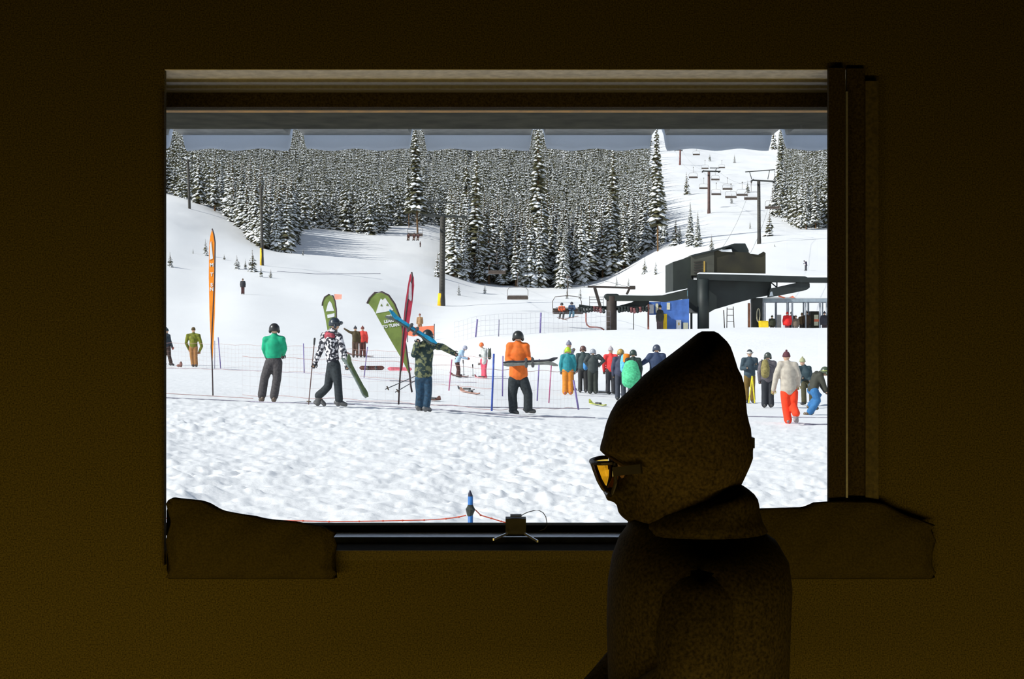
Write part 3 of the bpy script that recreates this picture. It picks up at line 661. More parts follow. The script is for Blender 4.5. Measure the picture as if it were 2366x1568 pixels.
for sg in (-1, 1): m.ell((PX(1440, HY), HY+sg*.030, PZ(1090, HY)), (.013, .013, .011), 8, 6); m.ell((hx+.012, HY+sg*.080, hz), (.018, .010, .032), 8, 6)
m.limb([(PX(1560, HY), HY, PZ(1180, HY)), (PX(1575, HY), HY, PZ(1250, HY))], [.062, .068], 14)
SHZ = PZ(1330, HY)
m.limb([(PX(1580, HY), HY, .42), (PX(1590, HY), HY, .65), (PX(1588, HY), HY, SHZ-.08), (PX(1580, HY), HY, SHZ+.04)], [(.17, .13), (.15, .115), (.19, .11), (.09, .07)], 18, (0, 1, 0))
HAND = {}
for sg in (-1, 1):
    S_ = Vector((PX(1588, HY), HY+sg*.17, SHZ-.03)); E_ = Vector((PX(1560, HY), HY+sg*.22, .58)); H_ = Vector((PX(1360, HY), HY+sg*.11, .465))
    m.limb([S_, E_], [.055, .042], 10); m.limb([E_, H_], [.042, .028], 10)
    m.limb([H_, H_+Vector((-.08, 0, -.005))], [(.042, .022), (.04, .02)], 10, (0, 1, 0))
    for q in range(4):
        o_ = Vector((-.085, -.03+.02*q, -.005)); L = (.06, .072, .068, .052)[q]
        m.limb([H_+o_, H_+o_+Vector((-L*.5, 0, -.004)), H_+o_+Vector((-L*.85, 0, -.028))], [.0095, .009, .008], 8)
    m.limb([H_+Vector((-.02, -sg*.035, 0)), H_+Vector((-.05, -sg*.06, -.004)), H_+Vector((-.08, -sg*.062, -.015))], [.011, .0105, .009], 8)
    m.limb([(PX(1590, HY), HY+sg*.10, .40), (PX(1230, HY), HY+sg*.13, .39)], [.085, .065], 12); m.limb([(PX(1230, HY), HY+sg*.13, .39), (PX(1220, HY), HY+sg*.13, .09)], [.062, .045], 12)
    m.limb([(PX(1220, HY), HY+sg*.13, .05), (PX(1220, HY)-.16, HY+sg*.13, .04)], [.045, .035], 8)
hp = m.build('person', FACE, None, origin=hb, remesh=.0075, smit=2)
tag(hp, 'person silhouetted against the window in a tall peaked hood and orange lens goggles', 'person')
# hood over the helmet
hood = [(765, 1622, 1650, .012), (770, 1612, 1660, .028), (778, 1602, 1668, .045), (788, 1590, 1678, .060), (800, 1575, 1686, .072), (817, 1553, 1692, .085), (833, 1532, 1697, .095), (850, 1509, 1702, .104), (867, 1488, 1711, .112), (885, 1471, 1716, .118), (902, 1454, 1719, .122),
        (929, 1425, 1721, .128), (953, 1411, 1723, .130), (975, 1402, 1728, .131), (988, 1398, 1732, .131), (1010, 1393, 1734, .130), (1030, 1387, 1738, .129), (1040, 1386, 1737, .128), (1048, 1394, 1737, .127), (1056, 1404, 1737, .126), (1075, 1432, 1730, .122), (1095, 1446, 1721, .118), (1110, 1450, 1714, .114), (1122, 1451, 1708, .110), (1135, 1452, 1706, .108), (1150, 1455, 1706, .106), (1170, 1456, 1708, .106), (1195, 1458, 1712, .108), (1220, 1462, 1722, .112)]
m = MB(); m.rings(slices(hood, HY, n=36)); 
m.build('hood', BLACK2, hp, smooth=True, origin=hb)
# thick collar / folded hood edge behind the neck
m = MB(); m.rings(slices([(1118, 1690, 1706, .05), (1122, 1672, 1718, .085), (1128, 1650, 1727, .10), (1138, 1600, 1739, .115), (1150, 1560, 1747, .125), (1162, 1520, 1750, .13), (1178, 1490, 1752, .135), (1200, 1470, 1758, .14), (1222, 1458, 1770, .15)], HY, n=32))
m.build('collar', BLACK, hp, smooth=True, origin=hb)
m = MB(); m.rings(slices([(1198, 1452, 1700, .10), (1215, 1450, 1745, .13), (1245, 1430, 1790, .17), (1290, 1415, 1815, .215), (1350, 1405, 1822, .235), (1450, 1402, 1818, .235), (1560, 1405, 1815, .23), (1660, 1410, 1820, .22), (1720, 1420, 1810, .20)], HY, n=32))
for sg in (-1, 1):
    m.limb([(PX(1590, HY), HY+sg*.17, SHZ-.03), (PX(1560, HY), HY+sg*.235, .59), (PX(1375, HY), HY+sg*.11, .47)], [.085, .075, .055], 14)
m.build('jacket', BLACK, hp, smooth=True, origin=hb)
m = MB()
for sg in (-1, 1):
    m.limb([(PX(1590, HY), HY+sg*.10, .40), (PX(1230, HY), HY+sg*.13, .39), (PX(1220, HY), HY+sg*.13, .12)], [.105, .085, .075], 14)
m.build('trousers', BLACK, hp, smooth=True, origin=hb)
# goggles: frame, orange lens, strap with its clip
FRM = mat('goggle_frame', (.02, .016, .012), .5, .2, 40)
lm = bpy.data.materials.new('orange_lens'); lm.use_nodes = True; n = lm.node_tree; n.nodes.clear()
ou = n.nodes.new('ShaderNodeOutputMaterial'); mx = n.nodes.new('ShaderNodeMixShader'); tr = n.nodes.new('ShaderNodeBsdfTransparent'); gl = n.nodes.new('ShaderNodeBsdfGlossy')
ns = n.nodes.new('ShaderNodeTexNoise'); ns.inputs['Scale'].default_value = 60; rr_ = n.nodes.new('ShaderNodeValToRGB')
rr_.color_ramp.elements[0].color = (.76, .48, .07, 1); rr_.color_ramp.elements[1].color = (.84, .58, .11, 1)
tcn = n.nodes.new('ShaderNodeTexCoord'); n.links.new(tcn.outputs['Object'], ns.inputs['Vector']); n.links.new(ns.outputs['Fac'], rr_.inputs[0]); n.links.new(rr_.outputs[0], tr.inputs[0])
gl.inputs['Roughness'].default_value = .08; mx.inputs[0].default_value = .05
n.links.new(tr.outputs[0], mx.inputs[1]); n.links.new(gl.outputs[0], mx.inputs[2]); n.links.new(mx.outputs[0], ou.inputs[0])
top = [(1366, 1066), (1372, 1084), (1381, 1108), (1391, 1126), (1401, 1137)]     # front edge from the side
bk = [(1410, 1062), (1412, 1084), (1412, 1108), (1408, 1122), (1404, 1134)]
def wrap(px, py, t, off): return Vector((PX(px, HY) + off, HY + t, PZ(py, HY)))
LH = .068
gog = MB(); lens = MB(); NG = 14
# lens: curved shield, from the front centre back to both sides
gr = []
for (fx, fy), (bx, by) in zip(top, bk):
    rg = []
    for j in range(NG+1):
        a = math.pi*(j/NG - .5)
        x = PX(bx, HY) + (PX(fx, HY)-PX(bx, HY))*max(0, math.cos(a))**.8; z = PZ(fy+(by-fy)*(1-math.cos(a)), HY)
        rg.append(Vector((x, HY+LH*math.sin(a), z)))
    gr.append(rg)
b0 = 0
for rg in gr: lens.v += [tuple(q) for q in rg]
for i in range(len(gr)-1):
    for j in range(NG):
        lens.f.append([i*(NG+1)+j, i*(NG+1)+j+1, (i+1)*(NG+1)+j+1, (i+1)*(NG+1)+j]); lens.m.append(0)
shade_rows = [(py, a-2.5, b+2, t+.004) for py, a, b, t in face if py >= 1082]
m = MB(); m.rings(slices([(1070, 1430, 1575, .066)] + shade_rows + [(1226, 1456, 1600, .060)], HY)); m.limb([Vector((PX(1424, HY), HY, PZ(1118, HY))), Vector((PX(1415, HY), HY, PZ(1140, HY)))], [.012, .018], 8)
m.build('face_shade', BLACK, hp, origin=hb, remesh=.006, smit=3)  # added dark cover over the face, silhouette shade put into its colour
gogo = bpy.data.objects.new('goggles', None); COL.objects.link(gogo); gogo.parent = hp; gogo.location = Vector((PX(1395, HY), HY, PZ(1095, HY))) - hb
go = hb + gogo.location
lens.build('lens', lm, gogo, smooth=True, origin=go)
gog.tube(gr[0], .0045, 8); gog.tube(gr[-1], .0055, 8)
gog.tube([gr[i][NG//2]+Vector((.003, 0, 0)) for i in range(len(gr))], [.006, .006, .006, .006, .005], 8)     # nose-side bridge rib of the frame
for j in (0, NG): gog.tube([gr[i][j]+Vector((.004, 0, 0)) for i in range(len(gr))], [.003, .0035, .004, .0035, .003], 8)
gog.build('goggle_frame', FRM, gogo, origin=go)
for sg in (-1, 1): st = MB(); st.bar((PX(1412, HY), HY+sg*.072, PZ(1082, HY)), (PX(1470, HY), HY+sg*.118, PZ(1070, HY)), .006, .018); st.build('strap', FRM, gogo, origin=go)
m = MB(); m.box((PX(1731, HY), HY-.016, PZ(1034, HY)), (PX(1741, HY), HY+.016, PZ(1010, HY))); m.build('strap_clip', FRM, gogo, origin=go)
# stool under the person, bench back and coats
st = empty('stool', (PX(1590, HY), HY, 0), 'dark stool under the hooded person', 'stool')
m = MB(); m.tube([(PX(1590, HY), HY, .255), (PX(1590, HY), HY, .285)], .19, 24); m.build('seat', DARKW, st, origin=st.location)
for q in range(4):
    a = math.pi/4+q*math.pi/2; m = MB(); m.tube([(PX(1590, HY)+.12*math.cos(a), HY+.12*math.sin(a), .26), (PX(1590, HY)+.17*math.cos(a), HY+.17*math.sin(a), 0)], .015, 8); m.build('leg', DARKW, st, origin=st.location)
def heap(name, label, cat, pts, zbot, Y0, dep, mt_, seed):
    """draped cloth lying along the bench back: pts = (px, py) of its top line"""
    rnd = random.Random(seed); rings = []
    xs = np.array([p[0] for p in pts]); ys = np.array([p[1] for p in pts]); N = 70
    for i in range(N+1):
        px = xs[0] + (xs[-1]-xs[0])*i/N; py = float(np.interp(px, xs, ys)); t = i/N
        zt_ = PZ(py, Y0); x = PX(px, Y0); endw = min(1, 12*min(t, 1-t)+.25); rg = []
        for j in range(16):
            g = 2*math.pi*j/16; c, s_ = math.cos(g), math.sin(g)
            d_ = dep*(.75+.25*math.sin(px*.05+j*1.3+seed))*endw
            zz = (zt_+zbot)/2 + (zt_-zbot)/2*math.copysign(abs(s_)**.8, s_)
            rg.append(Vector((x+.008*math.sin(j*2.1+i*.35), Y0+.02+d_*c*(1-.5*max(0, s_)), zz)))
        rings.append(rg)
    m = MB(); m.rings(rings); o = m.build(name, mt_, None, smooth=True, origin=(PX(float(xs.mean()), Y0), Y0, zbot)); tag(o, label, cat); return o
COAT = mat('dark_coat', (.062, .049, .013), .95, .3, 200, bump=.2, spec=.1)
heap('coat', 'dark coat heaped against the lower left corner of the window', 'coat', [(386, 1160), (389, 1151), (400, 1150), (430, 1153), (460, 1157), (475, 1163), (490, 1170), (520, 1180), (560, 1190), (600, 1196), (640, 1202), (700, 1209), (740, 1215), (770, 1232)], .60, 3.84, .045, COAT, 1)
heap('coat', 'dark coat bunched up right of the hooded person under the window corner', 'coat', [(1690, 1190), (1700, 1184), (1756, 1176), (1800, 1174), (1862, 1173), (1875, 1168), (1884, 1162), (1905, 1160), (1960, 1157), (2010, 1158), (2040, 1164), (2090, 1185), (2160, 1215)], .60, 3.84, .045, COAT, 2)
# little device standing on the sill
dv = P(1191, 1238, 4.0); de = empty('gadget', dv, 'small black box shaped device with a looped wire on the window sill', 'device')
DEV = mat('device_plastic', (.02, .018, .012), .6, .3, 60)
m = MB(); m.box(tuple(P(1168, 1238, 4.0)), tuple(P(1215, 1193, 4.05))); m.build('housing', DEV, de, origin=dv)
m = MB(); m.box(tuple(P(1179, 1193, 4.0)), tuple(P(1205, 1187, 4.04))); m.build('cap', DEV, de, origin=dv)
m = MB(); m.tube([P(*q, 4.02) for q in ((1204, 1191), (1212, 1186), (1222, 1182), (1234, 1179), (1246, 1179), (1255, 1184), (1261, 1193), (1263, 1203), (1264, 1214), (1258, 1222), (1246, 1226))], .0011, 6); m.build('wire', DEV, de, origin=dv, smooth=True)
for q, (a, b) in enumerate((((1172, 1232), (1140, 1246)), ((1212, 1232), (1242, 1250)))):
    m = MB(); m.bar(P(*a, 3.98), P(*b, 3.9), .004, .006); m.build('leg', SILLM, de, origin=dv)

# ------------------------------------------------------------------ fence poles, nets, ropes
PCOL = {'blue': (.03, .08, .40), 'purple': (.16, .12, .32), 'pink': (.45, .10, .22), 'grey': (.25, .24, .32)}
def fpole(a, b, r, col, label, group=None, Y=None, tip=None, y0=9.0):
    if Y is None: Y = ray(b[0], b[1], y0)
    A = P(a[0], a[1], Y); Bv = P(b[0], b[1], Y); Bv.z = min(Bv.z, float(gh(Bv.x, Y)))-.0
    m = MB(); m.tube([Bv-Vector((0, 0, .03)), Bv.lerp(A, .5), A], r, 8)
    if tip: pass
    o = m.build('fence_pole', M('pole_'+col, PCOL[col], .5, .25, 12), None, smooth=True, origin=Bv); tag(o, label, 'fence pole', group); return Y
gn = 'slim fence poles along the snow'
fY1 = fpole((1141, 817), (1136, 949), .022, 'blue', 'tall blue fence pole just left of the orange jacket')
fY2 = fpole((1325, 878), (1337, 946), .024, 'purple', 'leaning purple blue fence pole below the orange trousers')
fpole((1162, 822), (1161, 915), .018, 'purple', 'slim purple pole close behind the tall blue pole')
fpole((1246, 829), (1241, 926), .018, 'purple', 'slim purple pole first to the right of the orange jacket')
fpole((1274, 840), (1268, 931), .016, 'pink', 'pinkish slim pole second to the right of the orange jacket')
fpole((1044, 830), (1037, 902), .018, 'pink', 'pinkish pole under the glove of the camouflage jacket')
fpole((701, 793), (703, 861), .02, 'purple', 'purple pole standing alone left of the floral jacket')
fpole((849, 801), (841, 872), .018, 'purple', 'thin purple pole in front of the dark snowboard')
fpole((504, 779), (510, 851), .022, 'purple', 'purple fence pole right of the orange feather flag')
fpole((496, 787), (496, 851), .016, 'grey', 'thinner grey pole touching the orange feather flag')
fpole((1103, 737), (1099, 779), .05, 'purple', 'dark pole of the far net, first from the lift tower', y0=60)
fpole((1153, 738), (1152, 777), .03, 'grey', 'faint tan pole of the far net between two dark poles', y0=60)
fpole((1250, 722), (1248, 769), .05, 'purple', 'dark pole of the far net, furthest right by the chairlift', y0=60)
# nearest blue post with its rope collar
pY = 7.4; pb = Vector((PX(1087, pY), pY, float(gh(PX(1087, pY), pY))))
po = empty('blue_post', pb, 'blue post with pointed dark tip and rope collar just outside the window', 'post')
rr = 9.5/F*pY*.62
m = MB(); m.tube([pb-Vector((0, 0, .05)), P(1087, 1146, pY)], rr, 14); m.build('shaft', M('near_blue', (.03, .16, .48), .45, .15, 30), po, smooth=True, origin=pb)
m = MB(); m.tube([P(1087, 1146, pY), P(1086, 1139, pY), P(1086, 1132, pY)], [rr, rr*.7, rr*.15], 12); m.build('tip', M('dark_tip', (.03, .03, .06), .5, .2, 30), po, origin=pb)
m = MB(); m.limb([P(1086, 1187, pY), P(1087, 1176, pY), P(1087, 1170, pY)], [rr*1.3, rr*1.9, rr*1.3], 12); m.build('rope_collar', M('collar_cloth', (.05, .06, .05), .9, .5, 40), po, origin=pb)
ORG = M('orange_rope', (.65, .10, .05), .8, .2, 40)
def rope(label, pts, r=.003, mt_=None, knots=True, name='rope'):
    m = MB(); m.tube(pts, r, 6)
    if knots:
        for i in range(1, len(pts)-1): m.ell(pts[i], (r*2.4, r*1.5, r*1.6), 6, 4)
    o = m.build(name, mt_ or ORG, None, origin=pts[0]); tag(o, label, 'rope'); return o
L_ = [(360, 1196), (500, 1200), (640, 1202), (700, 1203), (760, 1204.5), (830, 1204), (885, 1203), (930, 1202), (980, 1201), (1030, 1198), (1060, 1194), (1077, 1190)]
rope('thin knotted orange rope running left from the nearest blue post', [P(a, b, pY-.1*(i % 2)*0) for i, (a, b) in enumerate(L_)])
rope('short knotted orange rope dropping right from the nearest blue post', [P(a, b, pY) for a, b in ((1098, 1177), (1111, 1190), (1135, 1197), (1158, 1204), (1200, 1214), (1300, 1226))])
LINE = M('thin_grey_line', (.32, .30, .36), .8, .2, 20)
LINR = M('thin_rust_line', (.42, .22, .20), .8, .2, 20)
def gline(label, pts, r=.012, mt_=LINE, y0=9.0, lift=.01):
    q = []
    for i in range(len(pts)-1):
        for t in range(8):
            a = pts[i][0]+(pts[i+1][0]-pts[i][0])*t/8; b = pts[i][1]+(pts[i+1][1]-pts[i][1])*t/8
            Y = ray(a, b, y0); q.append(on(a, Y, lift))
    rope(label, q, r, mt_, False, 'ground_line')
gline('grey rope for net shade on the snow in front of the feet of the walkers', [(300, 916), (620, 930), (820, 935), (1000, 946), (1200, 962), (1400, 966)], .012)  # the net's dark shade line on the snow, built in as blue-grey rope
gline('rust coloured rope on the snow left below the orange feather flag', [(300, 905), (480, 915), (600, 922)], .006, LINR)
gline('grey rope on the snow through the ski tips behind the walkers', [(800, 928), (1000, 936), (1100, 941), (1400, 945)], .012)
gline('grey rope on the snow left of the green jacket between two purple poles', [(300, 850), (500, 852), (700, 862), (900, 880), (1130, 885)], .012)
gline('long grey rope on the snow right of the hooded silhouette', [(1690, 962), (1800, 964), (2000, 966)], .014)
gline('short grey rope on the snow behind the heel of the red trousers', [(1820, 976), (1880, 981), (2000, 981)], .014)
gline('grey line standing for the tower shadow across the slope right of the wooden pole', [(640, 627), (730, 633), (900, 632)], .05, LINE, 60)  # cast shadow of the thin tower, laid on the slope as a grey line
def net(label, a, b, Ya, Yb, h, name='safety_net', cell=.16, r=.0016, mt_=None, rtop=.005):
    """net fence between two photo columns, standing on the snow"""
    n_ = int(abs((Vector((PX(b, Yb), Yb, 0))-Vector((PX(a, Ya), Ya, 0))).length)/cell)+1
    xs = [(PX(a, Ya)+(PX(b, Yb)-PX(a, Ya))*i/n_, Ya+(Yb-Ya)*i/n_) for i in range(n_+1)]
    bz = [float(gh(x, y)) for x, y in xs]; m = MB(); K = max(2, int(h/cell))
    for k in range(K+1):
        step = max(1, n_//24); ids = list(range(0, n_, step))+[n_]
        m.tube([(xs[i][0], xs[i][1], bz[i]+.04+(h-.04)*k/K - .02*math.sin(i*.9)) for i in ids], rtop if k in (0, K) else r, 4)
    for i in range(n_+1): m.tube([(xs[i][0], xs[i][1], bz[i]+.04), (xs[i][0], xs[i][1], bz[i]+h-.02*math.sin(i*.9))], r*.8, 3)
    o = m.build(name, mt_ or LINR, None, origin=(xs[0][0], xs[0][1], bz[0])); tag(o, label, 'net'); return o
Yn = ray(703, 861)
net('thin rust coloured net fence running behind the green jacket on the left', 300, 703, 58, Yn, 1.05)
net('thin net fence between the lone purple pole and the tall blue pole', 703, 1136, Yn, 44, 1.0)
net('nearer thin net fence at the back of the four walkers', 560, 1139, 33.5, fY1, .95, cell=.2, r=.0011)
net('thin net fence right of the orange jacket as far as the leaning pole', 1139, 1337, fY1, fY2, .95, cell=.2, r=.0011)
net('faint far net fence curving along the bank below the chairlift', 1050, 1410, 88, 84, 1.3, cell=.3, r=.006, mt_=LINE)

# ------------------------------------------------------------------ flags
def banner(name, label, pole, cloth, Y, colr, reverse=False, pole_r=.02, group=None, thick=.012, cat='flag', tilt=0.0):
    """pole: photo points; cloth: closed outline in the photo"""
    base = P(pole[0][0], pole[0][1], Y); e = empty(name, base, label, cat, group)
    m = MB(); m.tube([P(a, b, Y) for a, b in pole], pole_r, 8); m.build('pole', M('flag_pole', (.05, .03, .03), .5, .3, 20), e, smooth=True, origin=base)
    m = MB(); m.prism([(PX(a, Y), PZ(b, Y)) for a, b in cloth], Y-thick/2, Y+thick/2)
    c = m.build('cloth', colr, e, origin=base); return e, c, base
def prisms(name, polys, Y, mt_, parent, base, d_=.006):
    m = MB()
    for pl in polys: m.prism([(PX(a, Y), PZ(b, Y)) for a, b in pl], Y-d_, Y)
    return m.build(name, mt_, parent, origin=base)
WHT = M('flag_white', (.72, .72, .72), .8, .05, 20)
def text(body, c, hpx, Y, mt_, parent, base, rot=0, wpx=None):
    cu = bpy.data.curves.new('lettering', 'FONT'); cu.body = body; cu.align_x = 'CENTER'; cu.align_y = 'CENTER'; cu.size = hpx/F*Y*1.4; cu.extrude = .003; cu.offset = .004*Y/30
    o = bpy.data.objects.new('lettering', cu); COL.objects.link(o); o.parent = parent; o.location = P(c[0], c[1], Y) - base
    o.rotation_euler = (R(90), 0, 0); o.rotation_euler.rotate_axis('Z', R(rot)); cu.materials.append(mt_)
    me = bpy.data.meshes.new_from_object(o); q = bpy.data.objects.new('lettering', me); COL.objects.link(q); q.parent = parent; q.location = o.location; q.rotation_euler = o.rotation_euler; bpy.data.objects.remove(o); return q
# tall orange feather flag
oYf = ray(492, 914)
ORC = mat('orange_flag_cloth', (.88, .25, .005), .75, .10, 6)
e, c, b_ = banner('feather_flag', 'very tall narrow orange feather flag at the left by the window edge', [(492, 914), (491, 870), (490, 836), (488, 800), (496, 640), (497, 560), (494, 540), (490, 528)],
    [(489, 836), (487, 790), (484, 720), (482.5, 640), (483, 570), (486, 545), (490, 530), (494, 536), (497, 556), (497.5, 640), (496.5, 720), (493.5, 790), (491, 836)], oYf, ORC, pole_r=.016)
prisms('emblem', [[(484.5, 600), (484.5, 566), (488, 556), (490, 575), (492, 597)]], oYf-.012, WHT, e, b_)
for (q, py) in enumerate((612, 634, 658, 668)): text(('S', 'K', 'I', 'S')[q] if False else ('M', 'T', 'S', 'N')[q], (489, py), 8, oYf-.012, WHT, e, b_, 0)
# green teardrop flag, small one further away
GRC = mat('green_flag_cloth', (.17, .23, .05), .8, .22, 5)
gY1 = 30.4
e, c, b_ = banner('teardrop_flag', 'large olive green teardrop flag with white mountain emblem and lettering', [(952, 906), (949, 890), (947, 868), (938, 800), (925, 735), (912, 702), (898, 682), (882, 674), (866, 676), (854, 688), (848, 701)],
    [(947, 868), (930, 832), (908, 795), (882, 750), (862, 714), (852, 702), (849, 700), (855, 689), (867, 678), (882, 675), (897, 683), (911, 703), (924, 736), (937, 800)], gY1, GRC, pole_r=.02)
prisms('emblem', [[(868, 724), (876, 699), (880, 689), (884, 693), (890, 688), (900, 703), (909, 716), (890, 720)]], gY1-.008, WHT, e, b_)
prisms('emblem', [[(879, 707), (881, 701), (884, 707)], [(892, 706), (895, 700), (898, 706)]], gY1-.018, GRC, e, b_, .003)
text('SKI', (899, 731), 6.5, gY1-.012, WHT, e, b_, 8); text('LEARN', (901, 741.5), 6.5, gY1-.012, WHT, e, b_, 8); text('TO TURN', (903, 752.5), 6.5, gY1-.012, WHT, e, b_, 8)
gY2 = 52.0
e, c, b_ = banner('teardrop_flag', 'smaller olive green teardrop flag rising behind the floral jacket', [(782, 862), (779, 820), (778, 760), (777, 715), (774, 695), (769, 683), (760, 680), (750, 686), (745, 699), (744.5, 706)],
    [(779, 845), (770, 810), (758, 770), (751, 730), (746, 706), (745, 699), (750, 687), (760, 681), (768, 684), (773.5, 696), (776, 715), (777.5, 760), (779, 820)], gY2, GRC, pole_r=.025)
prisms('emblem', [[(753, 719), (758, 700), (762, 695), (766, 700), (772, 718)], [(756, 727), (773, 723), (773, 731), (757, 735)]], gY2-.010, WHT, e, b_)
# red feather flag, its pole crossing the green one
rY = 29.9
REDC = mat('red_flag_cloth', (.36, .02, .045), .75, .25, 7)
e, c, b_ = banner('feather_flag', 'narrow deep red feather flag with pale panel crossing the green flag', [(921, 934), (923, 890), (927, 830), (931, 780), (941, 700), (949, 660), (953, 640), (951, 628)],
    [(924, 868), (926, 810), (931, 750), (936, 700), (943, 655), (947, 635), (951, 628), (956, 640), (957, 660), (953, 700), (946, 745), (938, 790), (930, 850)], rY, REDC, pole_r=.018)
prisms('emblem', [[(944, 690), (945, 665), (948, 650), (951, 655), (951.5, 690), (950, 696)]], rY-.012, mat('pale_panel', (.45, .42, .45), .8, .1, 20), e, b_)
ORN = mat('orange_banner_cloth', (.90, .22, .11), .8, .12, 5)
nY = 100.0
e, c, b_ = banner('banner', 'orange banner stretched low behind the helmet of the camouflage jacket', [(1003, 795), (1003.5, 748)], [(940, 774), (944, 757), (960, 755), (1003, 752), (1003, 776), (970, 775), (955, 777)], nY, ORN, pole_r=.03, thick=.03, cat='banner')
m = MB(); m.tube([P(942, 790, nY), P(942, 756, nY)], .03, 8); m.build('pole', M('flag_pole', (.05, .03, .03)), e, origin=b_)
e, c, b_ = banner('pennant', 'small pale orange pennant beside the smaller green teardrop flag', [(772, 800), (772.5, 679)], [(773, 679), (790, 680), (789, 691), (773, 692)], 84.0, mat('pale_orange_cloth', (.90, .38, .28), .8, .1, 5), pole_r=.008, thick=.02, cat='flag')

# ------------------------------------------------------------------ boards and skis left on the snow
def board(label, a, b, hpx, col, name='snowboard', cat='snowboard', bind=True, y0=9, edge=True):
    Y = ray((a[0]+b[0])/2, max(a[1], b[1]), y0); A = P(a[0], a[1]-hpx/2, Y); Bv = P(b[0], b[1]-hpx/2, Y); L = (Bv-A).length; d_ = (Bv-A).normalized(); up = Vector((0, -.25, 1)).normalized()
    e = empty(name, (A+Bv)/2, label, cat); hh = hpx/F*Y/2; N = 16; rg = []
    for i in range(N+1):
        t = i/N; wd = hh*(1-.12*math.sin(math.pi*t))*min(1, math.sqrt(max(.02, 1-(max(0, abs(t-.5)-.38)/.12)**2)))
        c = A+d_*(L*t)+Vector((0, .06*max(0, abs(t-.5)-.4)*10*.3, 0)); rg.append([c+up*wd, c+up*wd+Vector((0, .02, 0)), c-up*wd+Vector((0, .02, 0)), c-up*wd])
    m = MB(); m.rings(rg); m.build('deck', mat(name+'_top', col, .4, .5, 6), e, origin=e.location)
    if bind:
        for t in (.33, .67):
            c = A+d_*(L*t); m = MB(); m.limb([c-up*hh*.5+Vector((0, -.03, 0)), c+Vector((0, -.10, 0)), c+up*hh*.4+Vector((0, -.04, 0))], [.05, .06, .05], 8); m.build('binding', M('binding', (.06, .06, .06)), e, origin=e.location)
    return e
board('dark snowboard standing on its edge in the snow left of the big green flag', (830, 855), (888, 855), 11, (.10, .03, .02))
board('plain pink snowboard on its edge behind the tip of the big green flag', (895, 856), (952, 857), 9, (.85, .16, .20), bind=False)
def flatski(label, a, b, w_=.10, col=(.2, .1, .1), y0=9, group=None):
    Ya, Yb = ray(a[0], a[1], y0), ray(b[0], b[1], y0); A, Bv = on(a[0], Ya, .03), on(b[0], Yb, .03)
    d_ = (Bv-A).normalized(); n1 = Vector((0, 0, 1)).cross(d_).normalized(); L = (Bv-A).length; rg = []
    for i in range(13):
        t = i/12; lift = .10*max(0, (.12-t)/.12)**1.5 + .03*max(0, (t-.93)/.07); wd = w_/2*(.35 if i in (0, 12) else 1)
        c = A+d_*(L*t)+Vector((0, 0, lift)); rg.append([c+n1*wd, c+n1*wd+Vector((0, 0, .018)), c-n1*wd+Vector((0, 0, .018)), c-n1*wd])
    e = empty('ski', (A+Bv)/2, label, 'ski', group); m = MB(); m.rings(rg); m.build('ski_body', M('flatski_%d' % int(sum(col)*100), col, .4, .4, 8), e, origin=e.location)
    m = MB(); c = A+d_*(L*.55)+Vector((0, 0, .04)); m.bar(c-d_*.14, c+d_*.14, .07, .05); m.build('binding', M('binding', (.06, .06, .06)), e, origin=e.location); return e
flatski('ski lying on the snow left of the tall blue pole, the nearer of two', (1064, 905), (1108, 913), .12, (.45, .22, .15))
flatski('ski lying on the snow left of the tall blue pole, the further of two', (1058, 902), (1096, 904), .10, (.18, .17, .17))
flatski('dark ski with rusty tip lying behind the boots of the camouflage jacket', (1015, 928), (985, 925), .20, (.16, .07, .05))
flatski('yellowish ski lying left below the brim of the silhouetted hood', (1362, 934), (1400, 940), .12, (.42, .45, .08))
flatski('brown ski under the boots of the person in pale blue', (1040, 867), (1082, 872), .14, (.18, .06, .04))
flatski('dark red ski under the pair in olive and red jackets', (800, 818), (862, 825), .22, (.20, .05, .04))
flatski('dark ski on the snow by the boots of the grey suited skier', (1372, 909), (1408, 911), .12, (.10, .10, .11))
flatski('pinkish ski under the boots of the orange helmet', (1097, 873), (1125, 875), .12, (.6, .2, .22))
for q, (a, b) in enumerate((((1070, 832), (1072, 868)), ((1092, 842), (1093, 870)))):
    ski_pole('left of two thin ski poles planted near the pale blue jacket' if q == 0 else 'right of two thin ski poles planted near the pale blue jacket', a, b, 55, r=.012, col=(.3, .35, .35))
m = MB(); Yc = ray(418, 848); cc = on(418, Yc, .12); m.ell(cc, (.07, .07, .13), 8, 6); m.ell(cc+Vector((-.1, 0, -.05)), (.09, .05, .06), 8, 6)
o = m.build('bag', M('rusty_bag', (.25, .12, .10), .8, .6, 12), None, smooth=True, origin=cc); tag(o, 'small rusty dark bag on the snow left of the olive yellow jacket', 'bag')

# ------------------------------------------------------------------ lift terminal
DST = mat('dark_steel', (.010, .015, .014), .6, .4, 1.2)
DST2 = mat('dark_panel', (.018, .023, .018), .75, .35, 1.0)
DST3 = mat('olive_dark_panel', (.022, .019, .007), .75, .5, .8)
COLM = mat('brown_black_column', (.03, .02, .015), .7, .45, 2.0)
TY = 100.0
def pb(mb, x0, y0, x1, y1, Y, dpt): mb.box((PX(x0, Y), Y, PZ(y1, Y)), (PX(x1, Y), Y+dpt, PZ(y0, Y))); return mb
def ppr(mb, pts, Y, dpt): mb.prism([(PX(a, Y), PZ(b, Y)) for a, b in pts], Y, Y+dpt); return mb
tb = on(1625, TY); te = empty('lift_terminal', tb, 'dark chairlift terminal with boxy raised housing and a long cantilevered beam', 'lift terminal')
def tp(name, fn, mt_, parent=te, base=tb, smooth=False):
    m = MB(); fn(m); return m.build(name, mt_, parent, origin=base, smooth=smooth)
